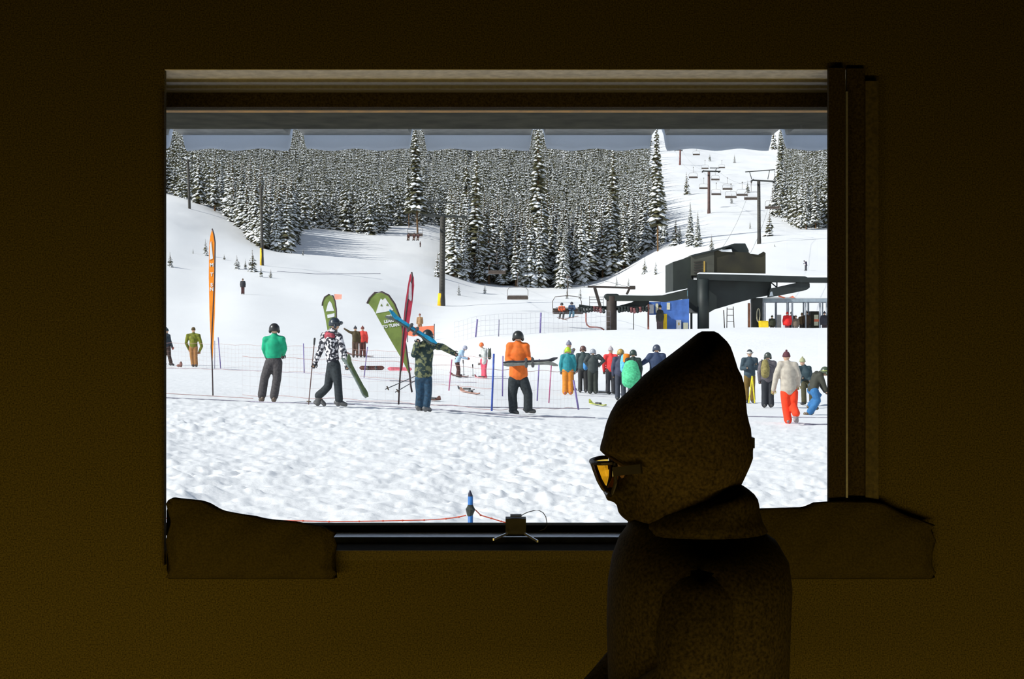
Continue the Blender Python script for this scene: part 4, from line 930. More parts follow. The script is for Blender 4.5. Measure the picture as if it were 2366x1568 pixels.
tp('housing', lambda m: ppr(m, [(1555, 672), (1555, 605), (1597, 592), (1597, 640), (1612, 660), (1597, 664)], TY+1.2, 5.0), DST2)
tp('housing', lambda m: ppr(m, [(1597, 636), (1597, 589), (1650, 577), (1650, 636)], TY+1.0, 5.2), mat('grey_olive_panel', (.055, .055, .04), .75, .3, 1.0))
tp('housing', lambda m: ppr(m, [(1650, 636), (1650, 577), (1672, 580), (1730, 583), (1752, 588), (1764, 581), (1769, 584), (1769, 636)], TY+1.1, 5.0), DST3)
tp('roof_vent', lambda m: ppr(m, [(1678, 573), (1690, 564), (1697, 562), (1722, 562), (1730, 578), (1730, 584), (1690, 583)], TY+2, 2.5), DST)
tp('roof_edge', lambda m: ppr(m, [(1597, 589), (1650, 576), (1692, 564), (1694, 567), (1652, 580), (1599, 593)], TY+.9, 1.5), DST)
tp('column', lambda m: m.tube([P(1625, 778, TY), P(1625, 645, TY)], 13.5/F*TY, 20), DST, smooth=True)
tp('column', lambda m: m.tube([P(1593, 700, TY+3), P(1593, 640, TY+3)], .3, 12), DST)
tp('main_beam', lambda m: ppr(m, [(1614, 632), (1700, 634), (1860, 638), (1866, 641), (2080, 641), (2080, 654), (1868, 652), (1780, 651), (1614, 646)], TY-.2, 1.0), DST)
tp('lower_housing', lambda m: ppr(m, [(1590, 645), (1782, 650), (1782, 668), (1778, 682), (1750, 687), (1700, 700), (1650, 715), (1638, 722), (1608, 722), (1590, 708)], TY+.9, 3.5), DST)
tp('support_arm', lambda m: ppr(m, [(1780, 666), (1800, 662), (1840, 653), (1866, 648), (1871, 655), (1871, 664), (1863, 670), (1800, 683), (1778, 686)], TY, .9), DST)
tp('brace', lambda m: m.bar(P(1781, 652, TY+.4), P(1795, 664, TY+.4), .08, .08), DST)
tp('brace', lambda m: m.bar(P(1795, 651, TY+.4), P(1795, 664, TY+.4), .08, .08), DST)
tp('snow_cap', lambda m: ppr(m, [(1614, 632), (1617, 629), (1700, 631), (1780, 632), (1862, 636), (2080, 637), (2080, 641), (1866, 640.5), (1860, 638), (1700, 634)], TY-.2, 1.0), PSNOW)
tp('snow_cap', lambda m: ppr(m, [(1662, 578), (1690, 575), (1692, 582), (1668, 581)], TY+1, 1.0), PSNOW)
tp('snow_cap', lambda m: ppr(m, [(1732, 584), (1742, 582), (1756, 579), (1764, 581), (1752, 588), (1734, 586)], TY+1, 3.0), PSNOW)
tp('louvre', lambda m: [ppr(m, [(1604, 605+q*6), (1622, 602+q*6), (1622, 604+q*6), (1604, 607+q*6)], TY+.95, .08) for q in range(5)], COLM)
tp('light_strip', lambda m: pb(m, 1626, 603, 1629, 628, TY+.94, .08), mat('ochre_strip', (.45, .28, .05), .7, .2, 5))
tp('post', lambda m: pb(m, 1738, 688, 1762, 778, TY+1.5, .6), DST)
tp('post', lambda m: pb(m, 1729, 700, 1734, 778, TY+1.2, .25), mat('rusty_post', (.28, .12, .07), .8, .4, 4))
tp('post', lambda m: pb(m, 1596, 722, 1600, 778, TY+1.5, .3), DST)
tp('grey_plate', lambda m: ppr(m, [(1778, 684), (1780, 675), (1784, 673), (1787, 683)], TY-.02, .05), mat('plate', (.30, .34, .38), .6, .1, 5))
# loading side: wide column, curved beam with the bullwheel and parked chairs
le = empty('loading_frame', on(1412, TY-2), 'low dark lift frame with wide column left of the blue hut', 'lift frame'); lb = le.location
tq = lambda name, fn, mt_, smooth=False: tp(name, fn, mt_, le, lb, smooth)
LYY = TY-2
tq('column', lambda m: m.tube([P(1413, 778, LYY), P(1413, 684, LYY)], 12/F*LYY, 20), COLM, True)
tq('column_head', lambda m: m.limb([P(1402, 685, LYY), P(1425, 685, LYY)], [.2, .2], 12), DST)
tq('upper_beam', lambda m: ppr(m, [(1400, 681), (1500, 683), (1530, 682), (1588, 668), (1588, 689), (1540, 697), (1500, 695), (1425, 695), (1400, 692)], LYY-.3, .6), DST2)
tq('snow_cap', lambda m: ppr(m, [(1425, 682), (1460, 679.5), (1518, 681), (1530, 678), (1588, 666), (1588, 669), (1530, 683)], LYY-.3, .6), PSNOW)
tq('drive_hood', lambda m: ppr(m, [(1428, 712), (1430, 706), (1464, 697), (1470, 692), (1500, 692), (1500, 704), (1480, 712), (1440, 720)], LYY+.5, 1.6), DST)
tq('guide_rail', lambda m: [m.tube([P(1338, 706, LYY), P(1370, 710, LYY), P(1410, 713, LYY+.3), P(1450, 715, LYY+.6), P(1500, 712, LYY+1)], .10, 8)], DST)
tq('cross_arm', lambda m: m.bar(P(1358, 662, LYY), P(1468, 665, LYY), .16, .13), COLM)
tq('cross_arm_end', lambda m: pb(m, 1455, 660, 1468, 668, LYY-.1, .4), COLM)
tq('strut', lambda m: m.bar(P(1374, 664, LYY), P(1388, 712, LYY), .2, .2), COLM)
tq('strut', lambda m: m.bar(P(1455, 665, LYY), P(1448, 680, LYY), .15, .15), COLM)
tq('bullwheel', lambda m: m.tube([P(1420, 708, LYY+2.2), P(1420, 711, LYY+2.2)], 2.4, 28), DST, False)
tq('service_rail', lambda m: [m.bar(P(1362, y, LYY+.2), P(1394, y, LYY+.2), .03, .03) for y in (686, 692, 699)] + [m.bar(P(x, 684, LYY+.2), P(x, 708, LYY+.2), .03, .03) for x in (1362, 1394)], COLM)
tq('rail_post', lambda m: m.bar(P(1498, 778, LYY+.4), P(1498, 702, LYY+.4), .12, .12), mat('red_brown_post', (.22, .08, .06), .8, .4, 4))
tq('thin_post', lambda m: m.bar(P(1464, 778, LYY+.4), P(1464, 708, LYY+.4), .05, .05), COLM)
rnd = random.Random(5)
RB = mat('red_brown_sheave', (.18, .06, .06), .6, .6, 3)
for q, px in enumerate(list(range(1338, 1396, 7)) + list(range(1430, 1500, 7))):
    y = 709+2*math.sin(q); m = MB(); m.tube([P(px, y, LYY-.15), P(px+1, y+rnd.uniform(5, 10), LYY-.15)], [.10, .08], 10); m.ell(P(px+1, y+9, LYY-.15), (.12, .08, .12), 8, 6)
    m.build('sheave', RB if q in (5, 6, 7, 13, 14, 16) else DST, le, origin=lb)
# blue operator hut
he = empty('operator_hut', on(1550, TY-.5), 'blue operator hut with pale posters beneath the lift beam', 'hut'); hb_ = he.location; HYY = TY-.5
tr_ = lambda name, fn, mt_: tp(name, fn, mt_, he, hb_)
BLU = mat('blue_hut_wall', (.06, .15, .46), .7, .25, 2)
tr_('wall', lambda m: ppr(m, [(1528, 778), (1528, 697), (1592, 690), (1592, 778)], HYY, 2.2), BLU)
tr_('side_panel', lambda m: pb(m, 1499, 697, 1528, 727, HYY+.3, .15), BLU)
PST = mat('pale_poster', (.68, .68, .70), .8, .1, 10); PSY = mat('cream_poster', (.72, .68, .48), .8, .1, 10)
tr_('poster', lambda m: pb(m, 1500.5, 703, 1510.5, 724, HYY+.22, .05), PST)
tr_('poster', lambda m: pb(m, 1515, 701, 1521, 722, HYY+.22, .05), PSY)
tr_('poster', lambda m: pb(m, 1541, 699, 1548, 715, HYY-.05, .05), PSY)
tr_('yellow_panel', lambda m: pb(m, 1531, 725, 1541, 778, HYY-.12, .1), mat('yellow_panel', (.85, .55, .01), .7, .08, 5))
tr_('box', lambda m: pb(m, 1563, 739, 1574, 778, HYY-.3, .3), PST)
tr_('box', lambda m: pb(m, 1579, 745, 1590, 778, HYY-.3, .3), PSY)
tr_('emblem', lambda m: pb(m, 1567, 745, 1570, 751, HYY-.33, .03), mat('ochre_mark', (.6, .4, .1), .8, .1, 5))
tr_('hanging_sign', lambda m: ppr(m, [(1573, 674), (1589, 671), (1589, 683), (1585, 688), (1577, 688), (1573, 683)], HYY-.9, .06), mat('pale_blue_sign', (.20, .42, .50), .6, .15, 5))
# ladder
lde = on(1687, TY-.5); 
def ladder(m):
    m.bar(P(1679, 778, TY-.5), P(1680, 710, TY-.5), .05, .05); m.bar(P(1697, 778, TY-.5), P(1694, 708, TY-.5), .05, .05)
    for y in (714, 728, 742): m.bar(P(1679.5, y, TY-.5), P(1695.5, y, TY-.5), .04, .04)
m = MB(); ladder(m); o = m.build('ladder', COLM, None, origin=lde); tag(o, 'thin metal ladder on the snow right of the terminal column', 'ladder')
m = MB(); m.bar(P(1675, 778, TY-.3), P(1672, 716, TY-.3), .06, .06); o = m.build('leaning_pole', COLM, None, origin=on(1675, TY-.3)); tag(o, 'thin slanting pole beside the ladder', 'pole')
# glass-grey shelter on the right
SY = TY+2
se = empty('queue_shelter', on(1840, SY), 'pale grey open shelter with slim paired posts at the right', 'shelter'); sb = se.location
GRY = mat('pale_grey_metal', (.30, .36, .42), .6, .2, 2); GRD = mat('pale_post', (.42, .45, .50), .6, .3, 2)
tp('roof_beam', lambda m: pb(m, 1750, 689, 2080, 697, SY, 3.0), GRY, se, sb)
tp('snow_cap', lambda m: ppr(m, [(1752, 689), (1775, 686), (2080, 688), (2080, 690)], SY, 3.0), PSNOW, se, sb)
for q, (x, w_) in enumerate(((1764, 3), (1768, 2.5), (1793, 4.5), (1819, 3), (1822, 2), (1831, 3.5), (1857, 3), (1862, 2.5), (1868, 3.5), (1895, 4), (1901, 2.5), (1911, 4), (1935, 4), (1960, 4))):
    tp('post', lambda m: pb(m, x-w_/2, 697, x+w_/2, 778, SY+(.2 if q % 2 else 2.4), .12), GRD, se, sb)
tp('side_panel', lambda m: pb(m, 1795, 727, 1805, 778, SY+.3, .1), mat('translucent_grey_panel', (.45, .45, .42), .7, .2, 3), se, sb)
tp('orange_strip', lambda m: [ppr(m, [(1798, 685), (1800, 682), (1815, 687), (1812, 689)], SY-.05, .05), ppr(m, [(1822, 687), (1832, 683), (1837, 688)], SY-.05, .05)], ORN, se, sb)
def crate(name, label, cat, x0, y0, x1, y1, Y, d_, mt_, sl=0):
    m = MB(); ppr(m, [(x0+sl, y1), (x0, y0), (x1, y0), (x1+sl, y1)], Y, d_); m.box((PX(x0, Y), Y-.03, PZ(y0, Y)), (PX(x1, Y), Y+d_+.03, PZ(y0, Y)+.04))
    o = m.build(name, mt_, None, origin=P((x0+x1)/2, y1, Y)); tag(o, label, cat)
crate('crate', 'bright yellow padded crate at the foot of the shelter posts', 'crate', 1757, 742, 1775, 778, TY+.3, .8, mat('yellow_pad', (.85, .58, .01), .7, .1, 4), 2)
crate('cabinet', 'dark cabinet with orange and cream front inside the shelter', 'cabinet', 1873, 720, 1893, 778, SY+1, .6, DST3)
m = MB(); pb(m, 1881, 727, 1891, 737, SY+.95, .03); o = m.build('notice', PSY, None, origin=P(1886, 737, SY+.9)); tag(o, 'upper cream notice on the shelter cabinet', 'notice')
m = MB(); pb(m, 1881, 737, 1892, 743, SY+.95, .03); o = m.build('notice', ORN, None, origin=P(1886, 743, SY+.9)); tag(o, 'orange notice on the shelter cabinet', 'notice')
m = MB(); pb(m, 1881, 743, 1891, 752, SY+.95, .03); o = m.build('notice', PSY, None, origin=P(1886, 752, SY+.9)); tag(o, 'lower cream notice on the shelter cabinet', 'notice')
m = MB(); pts = [P(1754+1.2*math.cos(a*.5236)*3-2, 728+16*math.sin(a*.5236), TY+1.2) for a in range(13)]; m.tube(pts, .035, 6); o = m.build('hose_loop', mat('pale_hose', (.45, .42, .30), .7, .2, 5), None, origin=pts[0]); tag(o, 'pale hose loop hung on the dark post by the shelter', 'hose')
SHG = 'people standing under the shelter'
def far(label, cx, top, H, jc, tc_, Yp, face='away', hat='beanie', helm=None, J=None, **kw):
    """a person at distance Yp on the snow, head at photo row top"""
    z = float(gh(PX(cx, Yp), Yp)); feet = CY + (CZ-z)*F/Yp
    return person(label, cx, feet, top, jc, tc_, helm or tuple(c*.8 for c in jc), J=J, face=face, hat=hat, Y=Yp, fingers=False, **kw)
far('person in bright red coat standing under the shelter', 1819, 720, 1.7, (.92, .02, .02), (.25, .05, .08), SY-.6, puff=1.45, group=SHG)
far('person in dark clothes beside the yellow crate', 1784, 728, 1.7, (.05, .06, .03), (.05, .04, .04), SY-.6, puff=1.2, group=SHG)
far('person in brown behind the shoulder of the red coat', 1829, 719, 1.7, (.10, .06, .03), (.06, .05, .04), SY+1.0, group=SHG)
far('person in grey brown coat right of the red coat', 1839, 728, 1.7, (.24, .18, .13), (.20, .17, .15), SY-.6, group=SHG, puff=1.1)
far('person in ochre and black standing between the paired shelter posts', 1853, 722, 1.7, (.25, .15, .06), (.06, .05, .04), SY+.9, group=SHG)
far('person in dark brown under the shelter left of its cabinet', 1864, 718, 1.7, (.10, .05, .02), (.08, .05, .03), SY+.7, group=SHG)
far('person in black at the far right end of the shelter', 1905, 719, 1.7, (.04, .04, .06), (.05, .03, .04), SY-.4, group=SHG, puff=1.2)
far('person in black cap standing in front of the blue hut', 1525, 704, 1.7, (.05, .05, .04), (.12, .08, .09), HYY-1.0, face='right', puff=1.05, helm=(.02, .03, .02))

# ------------------------------------------------------------------ lift towers
TWM = mat('tower_steel', (.045, .04, .033), .7, .4, .7); YEL = mat('yellow_pad_low', (.80, .50, .01), .75, .15, 3)
ARM = mat('tower_arm_steel', (.022, .025, .023), .7, .3, 1)
def tower(label, base, top, wpx, arm, frame=None, pad=None, Y=None, m_=None, flare=1.25, y0=60):
    if Y is None: Y = ray(base[0], base[1], y0)
    B_ = P(base[0], base[1], Y); T_ = P(top[0], top[1], Y); B_.z = min(B_.z, float(gh(B_.x, Y)))
    e = empty('lift_tower', B_, label, 'lift tower'); r = wpx/2/F*Y
    mt_ = m_ or TWM
    m = MB(); m.tube([B_-Vector((0, 0, .4)), B_.lerp(T_, .06), B_.lerp(T_, .12), T_], [r*flare, r*flare*.95, r*1.05, r*.92], 16); m.build('pole', mt_, e, smooth=True, origin=B_)
    if arm:
        m = MB(); m.bar(P(arm[0][0], arm[0][1], Y), P(arm[1][0], arm[1][1], Y), r*1.1, r*.8); m.build('cross_arm', ARM, e, origin=B_)
        for q in (0, 1):
            c = P(arm[q][0], arm[q][1], Y); m = MB(); L = r*5
            m.bar(c+Vector((0, -L/2*1.6, 0)), c+Vector((0, L/2*1.6, 0)), r*.35, r*.5)
            for t in range(6): m.tube([c+Vector((-r*.25, -L*.75+L*1.5*t/5, -r*.3)), c+Vector((r*.25, -L*.75+L*1.5*t/5, -r*.3))], r*.42, 10)
            m.build('sheave_train', ARM, e, origin=B_)
    if frame:
        (a, b), sts = frame
        m = MB(); m.bar(P(*a, Y), P(*b, Y), r*.5, r*.5); m.build('work_frame', ARM, e, origin=B_)
        for s0, s1 in sts: m = MB(); m.bar(P(*s0, Y), P(*s1, Y), r*.35, r*.35); m.build('strut', ARM, e, origin=B_)
    if pad:
        m = MB(); rg = B_.lerp(T_, pad); rr_ = r*1.35
        m.tube([B_+Vector((-r*.45, -.0, -.2)), Vector((rg.x-r*.4, rg.y, rg.z))], [r*1.22, r*1.0], 14); m.build('base_pad', YEL, e, smooth=True, origin=B_)
    # ladder rungs
    m = MB(); z = B_.z+2
    while z < T_.z-.3: m.bar((B_.x+(T_.x-B_.x)*(z-B_.z)/(T_.z-B_.z)-r*.5, Y-r*1.1, z), (B_.x+(T_.x-B_.x)*(z-B_.z)/(T_.z-B_.z)+r*.5, Y-r*1.1, z), .03, .03); z += .4
    m.build('ladder_rungs', ARM, e, origin=B_)
    return Y
t1Y = tower('large dark lift tower with yellow padded foot in the middle of the run', (1021, 706), (1023, 500), 13, ((975, 497), (1078, 501)), (((986, 466), (1056, 468)), [((990, 466), (1002, 496)), ((1052, 468), (1044, 496))]), pad=.14)
tower('thin lift tower with ochre lower part by the left firs', (606, 613), (603, 430), 6.5, None, None, pad=.22)
tower('small dark lift tower high at the left edge of the forest', (438, 482), (434, 368), 6, ((422, 366), (448, 376)), None, flare=1.1)
t4Y = tower('lift tower furthest right with light work frame, beside the right forest', (1754, 563), (1753, 418), 8, ((1738, 416), (1789, 419)), (((1722, 397), (1790, 392)), [((1732, 397), (1737, 414)), ((1778, 394), (1774, 414))]))
t5Y = tower('lift tower on the open run directly above the terminal housing', (1638, 493), (1638, 397), 6.5, ((1624, 395), (1662, 396)), (((1640, 388), (1662, 388)), [((1656, 388), (1654, 396))]), m_=mat('red_brown_steel', (.11, .06, .05), .7, .3, 1))
t6Y = tower('small distant lift tower near the top of the open run', (1571, 381), (1572, 332), 4, ((1560, 347), (1576, 347)), None, m_=mat('rust_steel', (.16, .06, .05), .7, .3, 1))

# ------------------------------------------------------------------ chairs
CHM = mat('chair_frame', (.10, .075, .06), .6, .3, 4)
_ch = {}
def chair_parts():
    W_ = 2.4
    m = MB(); m.box((-W_/2, -.25, -.04), (W_/2, .25, .06)); m.box((-W_/2, .22, .04), (W_/2, .30, .42)); seat = m.mesh('seat', CHM)
    m = MB()
    for sx in (-1, 1): m.tube([(sx*W_/2, .25, .42), (sx*W_/2, .28, 1.0), (sx*W_*.42, .2, 1.35), (0, .1, 1.45)], .03, 6); m.tube([(sx*W_/2, .25, .2), (sx*W_/2, -.25, .22), (sx*W_/2, -.25, 0)], .025, 6)
    m.tube([(0, .1, 1.4), (0, .08, 2.6), (0, 0, 2.9)], .035, 6); hang = m.mesh('hanger', CHM)
    m = MB(); m.box((-.08, -.25, 2.85), (.08, .25, 3.05)); grip = m.mesh('grip', CHM)
    m = MB(); m.tube([(-W_*.45, -.3, .45), (W_*.45, -.3, .45)], .025, 6); bar = m.mesh('safety_bar', CHM)
    return dict(seat=seat, hanger=hang, rope_grip=grip, safety_bar=bar)
_ch = chair_parts()
def chair(px, py, wpx, label, Y=None, group='empty chairs hanging over the open run', rot=0.0):
    Y = Y or 2.4*F/wpx; c = P(px, py, Y); e = empty('lift_chair', c, label, 'lift chair', group); e.rotation_euler = (0, 0, rot)
    for k, me in _ch.items(): o = bpy.data.objects.new(k, me); COL.objects.link(o); o.parent = e
    return e
cl = [(1602, 411, 20, 'empty lift chair left of the tower above the terminal, level with its upper pole'), (1653, 416, 19, 'empty lift chair just right of the top of the middle run tower'), (1626, 436, 20, 'empty lift chair touching the left side of the middle run tower pole'),
      (1655, 450, 22, 'empty lift chair right of the lower half of the middle run tower pole'), (1681, 438, 22, 'empty lift chair hanging highest in the gap between the two run towers'), (1689, 457, 26, 'empty lift chair hanging lowest in the gap between the two run towers'),
      (1715, 452, 25, 'empty lift chair a little left of the right run tower pole'), (1736, 461, 32, 'empty lift chair overlapping the left side of the right run tower pole'), (1762, 458, 14, 'partly hidden lift chair behind the right run tower pole'),
      (1785, 482, 33, 'empty lift chair right of the right run tower at the forest edge'), (1629, 390, 16, 'empty lift chair left of the middle run tower arm'), (1609, 358, 16, 'empty lift chair high up below the crest'), (1668, 388, 14, 'faint lift chair right of the middle run tower arm')]
for c in cl: chair(*c)
chair(1196, 691, 40, 'empty brown lift chair hanging low before the firs in the middle', Y=165, group='chairs of the lower lift')
chair(1148, 632, 34, 'empty lift chair against the forest foot, brown', Y=200, group='chairs of the lower lift') 
m = MB(); m.tube([P(a, b, 98.5) for a, b in ((1354, 720), (1354, 742), (1356, 750), (1362, 755), (1380, 756), (1388, 757), (1396, 762))], .05, 6); o = m.build('bent_pipe', mat('rust_red_pipe', (.30, .10, .08), .7, .3, 4), None, origin=P(1354, 762, 98.5)); tag(o, 'thin rust coloured bent pipe on the snow left of the wide column', 'pipe')
c_ = chair(959, 545, 37, 'loaded lift chair far up the run left of the large tower', Y=225, group='chairs of the lower lift')
chair(1312, 724, 62, 'occupied lift chair gliding in left of the loading frame', Y=115, group='chairs of the lower lift', rot=.2)
def sitter(label, cx, seat_py, Y, jc, tc_, face='toward', hm=(.05, .05, .06), group=None, scale=1.0, ski=True):
    k = F/Y*scale; z = seat_py
    J = dict(pelvis=(cx, z, 0), chest=(cx, z-.34*k, .02), neck=(cx, z-.52*k, 0), head=(cx, z-.68*k, -.02), sl=(cx-.19*k, z-.46*k, 0), sr=(cx+.19*k, z-.46*k, 0), el=(cx-.26*k, z-.22*k, -.12), er=(cx+.26*k, z-.22*k, -.12),
             hl=(cx-.12*k, z-.16*k, -.35), hr=(cx+.12*k, z-.16*k, -.35), pl=(cx-.10*k, z+.02*k, -.05), pr=(cx+.10*k, z+.02*k, -.05), kl=(cx-.14*k, z+.02*k, -.45), kr=(cx+.14*k, z+.02*k, -.45),
             al=(cx-.18*k, z+.42*k, -.50), ar=(cx+.10*k, z+.42*k, -.50), tl=(cx-.24*k, z+.48*k, -.62), tr=(cx+.04*k, z+.48*k, -.62))
    rt, _, _ = person(label, cx, z+.48*k, z-.84*k, jc, tc_, hm, J=J, face=face, Y=Y, fingers=False, total=1.32, group=group)
    rt.location.z = PZ(z+.48*k, Y); return rt
sitter('person in orange jacket riding on the incoming lift chair', 1298, 722, 114.9, (.80, .14, .05), (.10, .10, .10), group='riders on the incoming chair')
sitter('person in blue and dark jacket riding on the incoming lift chair', 1321, 720, 114.9, (.06, .12, .25), (.10, .22, .30), group='riders on the incoming chair')
for q, (a, b) in enumerate((((1288, 733), (1310, 739)), ((1300, 738), (1336, 730)))):
    e = empty('ski', P(*a, 114.2), 'left ski pair dangling under the riders' if q == 0 else 'right ski pair dangling under the riders', 'ski', 'skis of the riders')
    m = MB(); m.bar(P(*a, 114.2), P(*b, 113.6), .10, .04); m.build('ski_body', M('flatski_36', (.15, .08, .06)), e, origin=e.location)
for q, px in enumerate((944, 957, 966)):
    sitter(('leftmost rider', 'middle rider', 'right rider')[q]+' in dark red brown on the far loaded chair', px, 549, 224.8, (.13, .05, .04), (.18, .10, .06), group='riders on the far chair')
# haul ropes
def cable(label, pts, r=.014):
    m = MB(); q = []
    for i in range(len(pts)-1):
        a, b = Vector(pts[i]), Vector(pts[i+1])
        for t in range(8): s_ = t/8; v = a.lerp(b, s_); v.z -= (a-b).length*.012*4*s_*(1-s_); q.append(v)
    q.append(Vector(pts[-1])); m.tube(q, r, 5); o = m.build('haul_rope', ARM, None, origin=q[0]); tag(o, label, 'cable')
cable('left haul rope of the right hand lift climbing the run', [P(1614, 640, TY), P(1738, 417, t4Y), P(1624, 396, t5Y), P(1560, 348, t6Y)])
cable('right haul rope of the right hand lift climbing the run', [P(1700, 640, TY), P(1789, 420, t4Y), P(1662, 397, t5Y), P(1577, 348, t6Y)])
cable('left haul rope of the middle lift', [P(1358, 664, LYY), P(975, 498, t1Y), P(905, 470, 330)])
cable('right haul rope of the middle lift', [P(1466, 666, LYY), P(1078, 502, t1Y), P(985, 480, 330)])

# ------------------------------------------------------------------ conifers
NEED = mat('needles', (.085, .080, .036), .9, .55, 1.3)
TSNOW = snow_mat('tree_snow', (.83, .85, .87), .2, 3.0)
BARK = mat('bark', (.14, .075, .035), .95, .4, 3)
BARE = mat('bare_trunk', (.16, .09, .04), .95, .4, 2)
def conifer_mesh(seed, H, Rb, tiers, per, snow=.75, low=.05, taper=1.0):
    rnd = random.Random(seed); m = MB()
    for i in range(tiers):
        t = i/(tiers-1); z = H*(low+(1-low)*t**.92); r = Rb*(1-t)**taper*(1+.25*rnd.uniform(-1, 1))+.10
        n = max(3, int(per*(1-.55*t))); ph = rnd.uniform(0, 6.28)
        for k in range(n):
            a = ph+2*math.pi*(k+rnd.uniform(-.3, .3))/n; L = r*rnd.uniform(.7, 1.2); w_ = L*rnd.uniform(.30, .42)+.05; dr = L*rnd.uniform(.30, .6)
            ca, sa = math.cos(a), math.sin(a); zz = z+rnd.uniform(-.15, .15)
            def q(u, v, dz): return (ca*u-sa*v, sa*u+ca*v, zz+dz)
            b = len(m.v); h_ = .10+.12*L
            m.v += [q(.0, 0, .05), q(L*.6, w_, -dr*.6), q(L, 0, -dr), q(L*.6, -w_, -dr*.6), q(L*.55, 0, -dr*.45-h_), q(L*.55, 0, -dr*.35+.03)]
            for f in ((0, 5, 1), (5, 2, 1), (0, 3, 5), (5, 3, 2), (0, 1, 4), (1, 2, 4), (2, 3, 4), (3, 0, 4)): m.f.append([b+x for x in f]); m.m.append(0)
            if rnd.random() < snow:
                b = len(m.v); s_ = rnd.uniform(.55, .95); e_ = .05
                m.v += [q(L*.12, 0, -dr*.05+e_), q(L*.62, w_*s_, -dr*.6+e_), q(L*.98, 0, -dr*.95+e_), q(L*.62, -w_*s_, -dr*.6+e_), q(L*.6, 0, -dr*.38+.05+.07*L+e_)]
                for f in ((0, 4, 1), (4, 2, 1), (0, 3, 4), (4, 3, 2), (3, 0, 1, 2)): m.f.append([b+x for x in f]); m.m.append(1)
    return m.mesh('foliage', [NEED, TSNOW])
def trunk_mesh(H, r, mt_=None):
    m = MB(); m.tube([(0, 0, -.6), (0, 0, H*.5), (0, 0, H*.97)], [r, r*.65, r*.12], 7); return m.mesh('trunk', mt_ or BARK)
KIN = [dict(f=conifer_mesh(10+q, 14, rb, ti, pe, sn, lo), t=trunk_mesh(14, .20)) for q, (rb, ti, pe, sn, lo) in enumerate(((1.9, 30, 11, .90, .05), (1.5, 32, 9, .82, .08), (2.1, 28, 12, .95, .04), (1.3, 30, 9, .75, .14), (1.7, 34, 10, .70, .07)))]
SMK = [dict(f=conifer_mesh(30+q, 14, rb, 15, 8, .75, .04), t=trunk_mesh(14, .3)) for q, rb in enumerate((3.4, 2.8))]
# tall thin pines with bare trunks, as seen standing out of the forest
def pine_mesh(seed):
    return conifer_mesh(seed, 14, .95, 34, 9, .75, .25, .7)
PINE = dict(f=pine_mesh(77), t=trunk_mesh(14, .10, BARE))
rT = random.Random(99)
def plant(x, Y, h, K, label, group, cat='tree'):
    z = float(gh(x, Y)); s = h/14
    e = empty('conifer', (x, Y, z-.15), label, cat, group); e.rotation_euler = (R(rT.uniform(-2, 2)), R(rT.uniform(-2, 2)), rT.uniform(0, 6.28)); wd = s*rT.uniform(.85, 1.2); e.scale = (wd, wd, s)
    for k, me in (('foliage', K['f']), ('trunk', K['t'])):
        o = bpy.data.objects.new(k, me); COL.objects.link(o); o.parent = e
    return e
def inpoly(pts, px): return float(np.interp(px, [p[0] for p in pts], [p[1] for p in pts]))
EDGE = [(-900, 400), (300, 440), (382, 448), (440, 463), (520, 500), (560, 535), (600, 575), (660, 582), (690, 532), (740, 528), (800, 538), (880, 545), (905, 524), (1000, 520), (1036, 522), (1044, 640), (1100, 655), (1180, 662), (1300, 668), (1350, 655), (1400, 640), (1440, 622), (1500, 585), (1530, 560),
        (1534, 300), (1795, 300), (1800, 505), (1850, 530), (1880, 533), (1915, 530), (2000, 520), (3000, 420)]
cand = []
for k in range(26000):
    u = rT.uniform(-.30, .30); Y = math.exp(rT.uniform(math.log(195), math.log(900))); x = u*Y
    if rT.random() > (Y/760)**.35: continue
    cand.append((x, Y))
cx_ = np.array([c[0] for c in cand]); cy_ = np.array([c[1] for c in cand]); cz_ = gh(cx_, cy_)
cpx = CX+cx_/cy_*F; cpy = CY-(cz_-CZ)/cy_*F
grid = {}; chosen = []
order = sorted(range(len(cand)), key=lambda i: cy_[i])
for i in order:
    px, py = cpx[i], cpy[i]
    if px < -50 or px > 2500: continue
    lim = inpoly(EDGE, px)
    if py > lim-1: continue
    if 1500 < px < 1800 and py < 470 and not (px < 1500): continue
    # openings in the forest
    if 1070 < px < 1090 and 380 < py < 440: continue
    ks = 1.0 if cy_[i] < 300 else (cy_[i]/300)**.35
    gk = (round(math.log(ks)*6), int(cx_[i]//(2.3*ks)), int(cy_[i]//(3.4*ks)))
    if gk in grid: continue
    grid[gk] = 1; chosen.append(i)
vis = [i for i in chosen if 360 < cpx[i] < 1940]
MARK = [(420, 'the left edge of the window'), (470, 'the olive yellow jacket'), (515, 'the orange feather flag'), (580, 'the lone dark figure'), (612, 'the green jacket'), (650, 'the thin tower foot'), (700, 'the shaded front fir'), (745, 'the pole left of the floral jacket'),
        (790, 'the floral jacket'), (835, 'the olive and red pair'), (880, 'the large green flag'), (935, 'the red feather flag'), (975, 'the far loaded chair'), (1040, 'the large lift tower'), (1085, 'the pale blue jacket'), (1140, 'the orange helmet'), (1185, 'the empty brown chair'),
        (1235, 'the orange jacket'), (1290, 'the pinkish fence pole'), (1335, 'the incoming occupied chair'), (1390, 'the left cross arm end'), (1430, 'the wide loading column'), (1475, 'the right cross arm end'), (1560, 'the blue hut'), (1835, 'the red coat in the shelter'), (1875, 'the distant skier'), (9999, 'the right window edge')]
def zone(px): return next(n_ for l_, n_ in MARK if px < l_)
def hh(i):
    r_ = rT.random(); b = 8+6.5*r_
    if cpx[i] > 1036 and cpx[i] < 1530: b *= 1.15
    return b
near = vis[:290]; nearset = set(near); by = {}
for i in near: by.setdefault(zone(cpx[i]), []).append(i)
todo = []
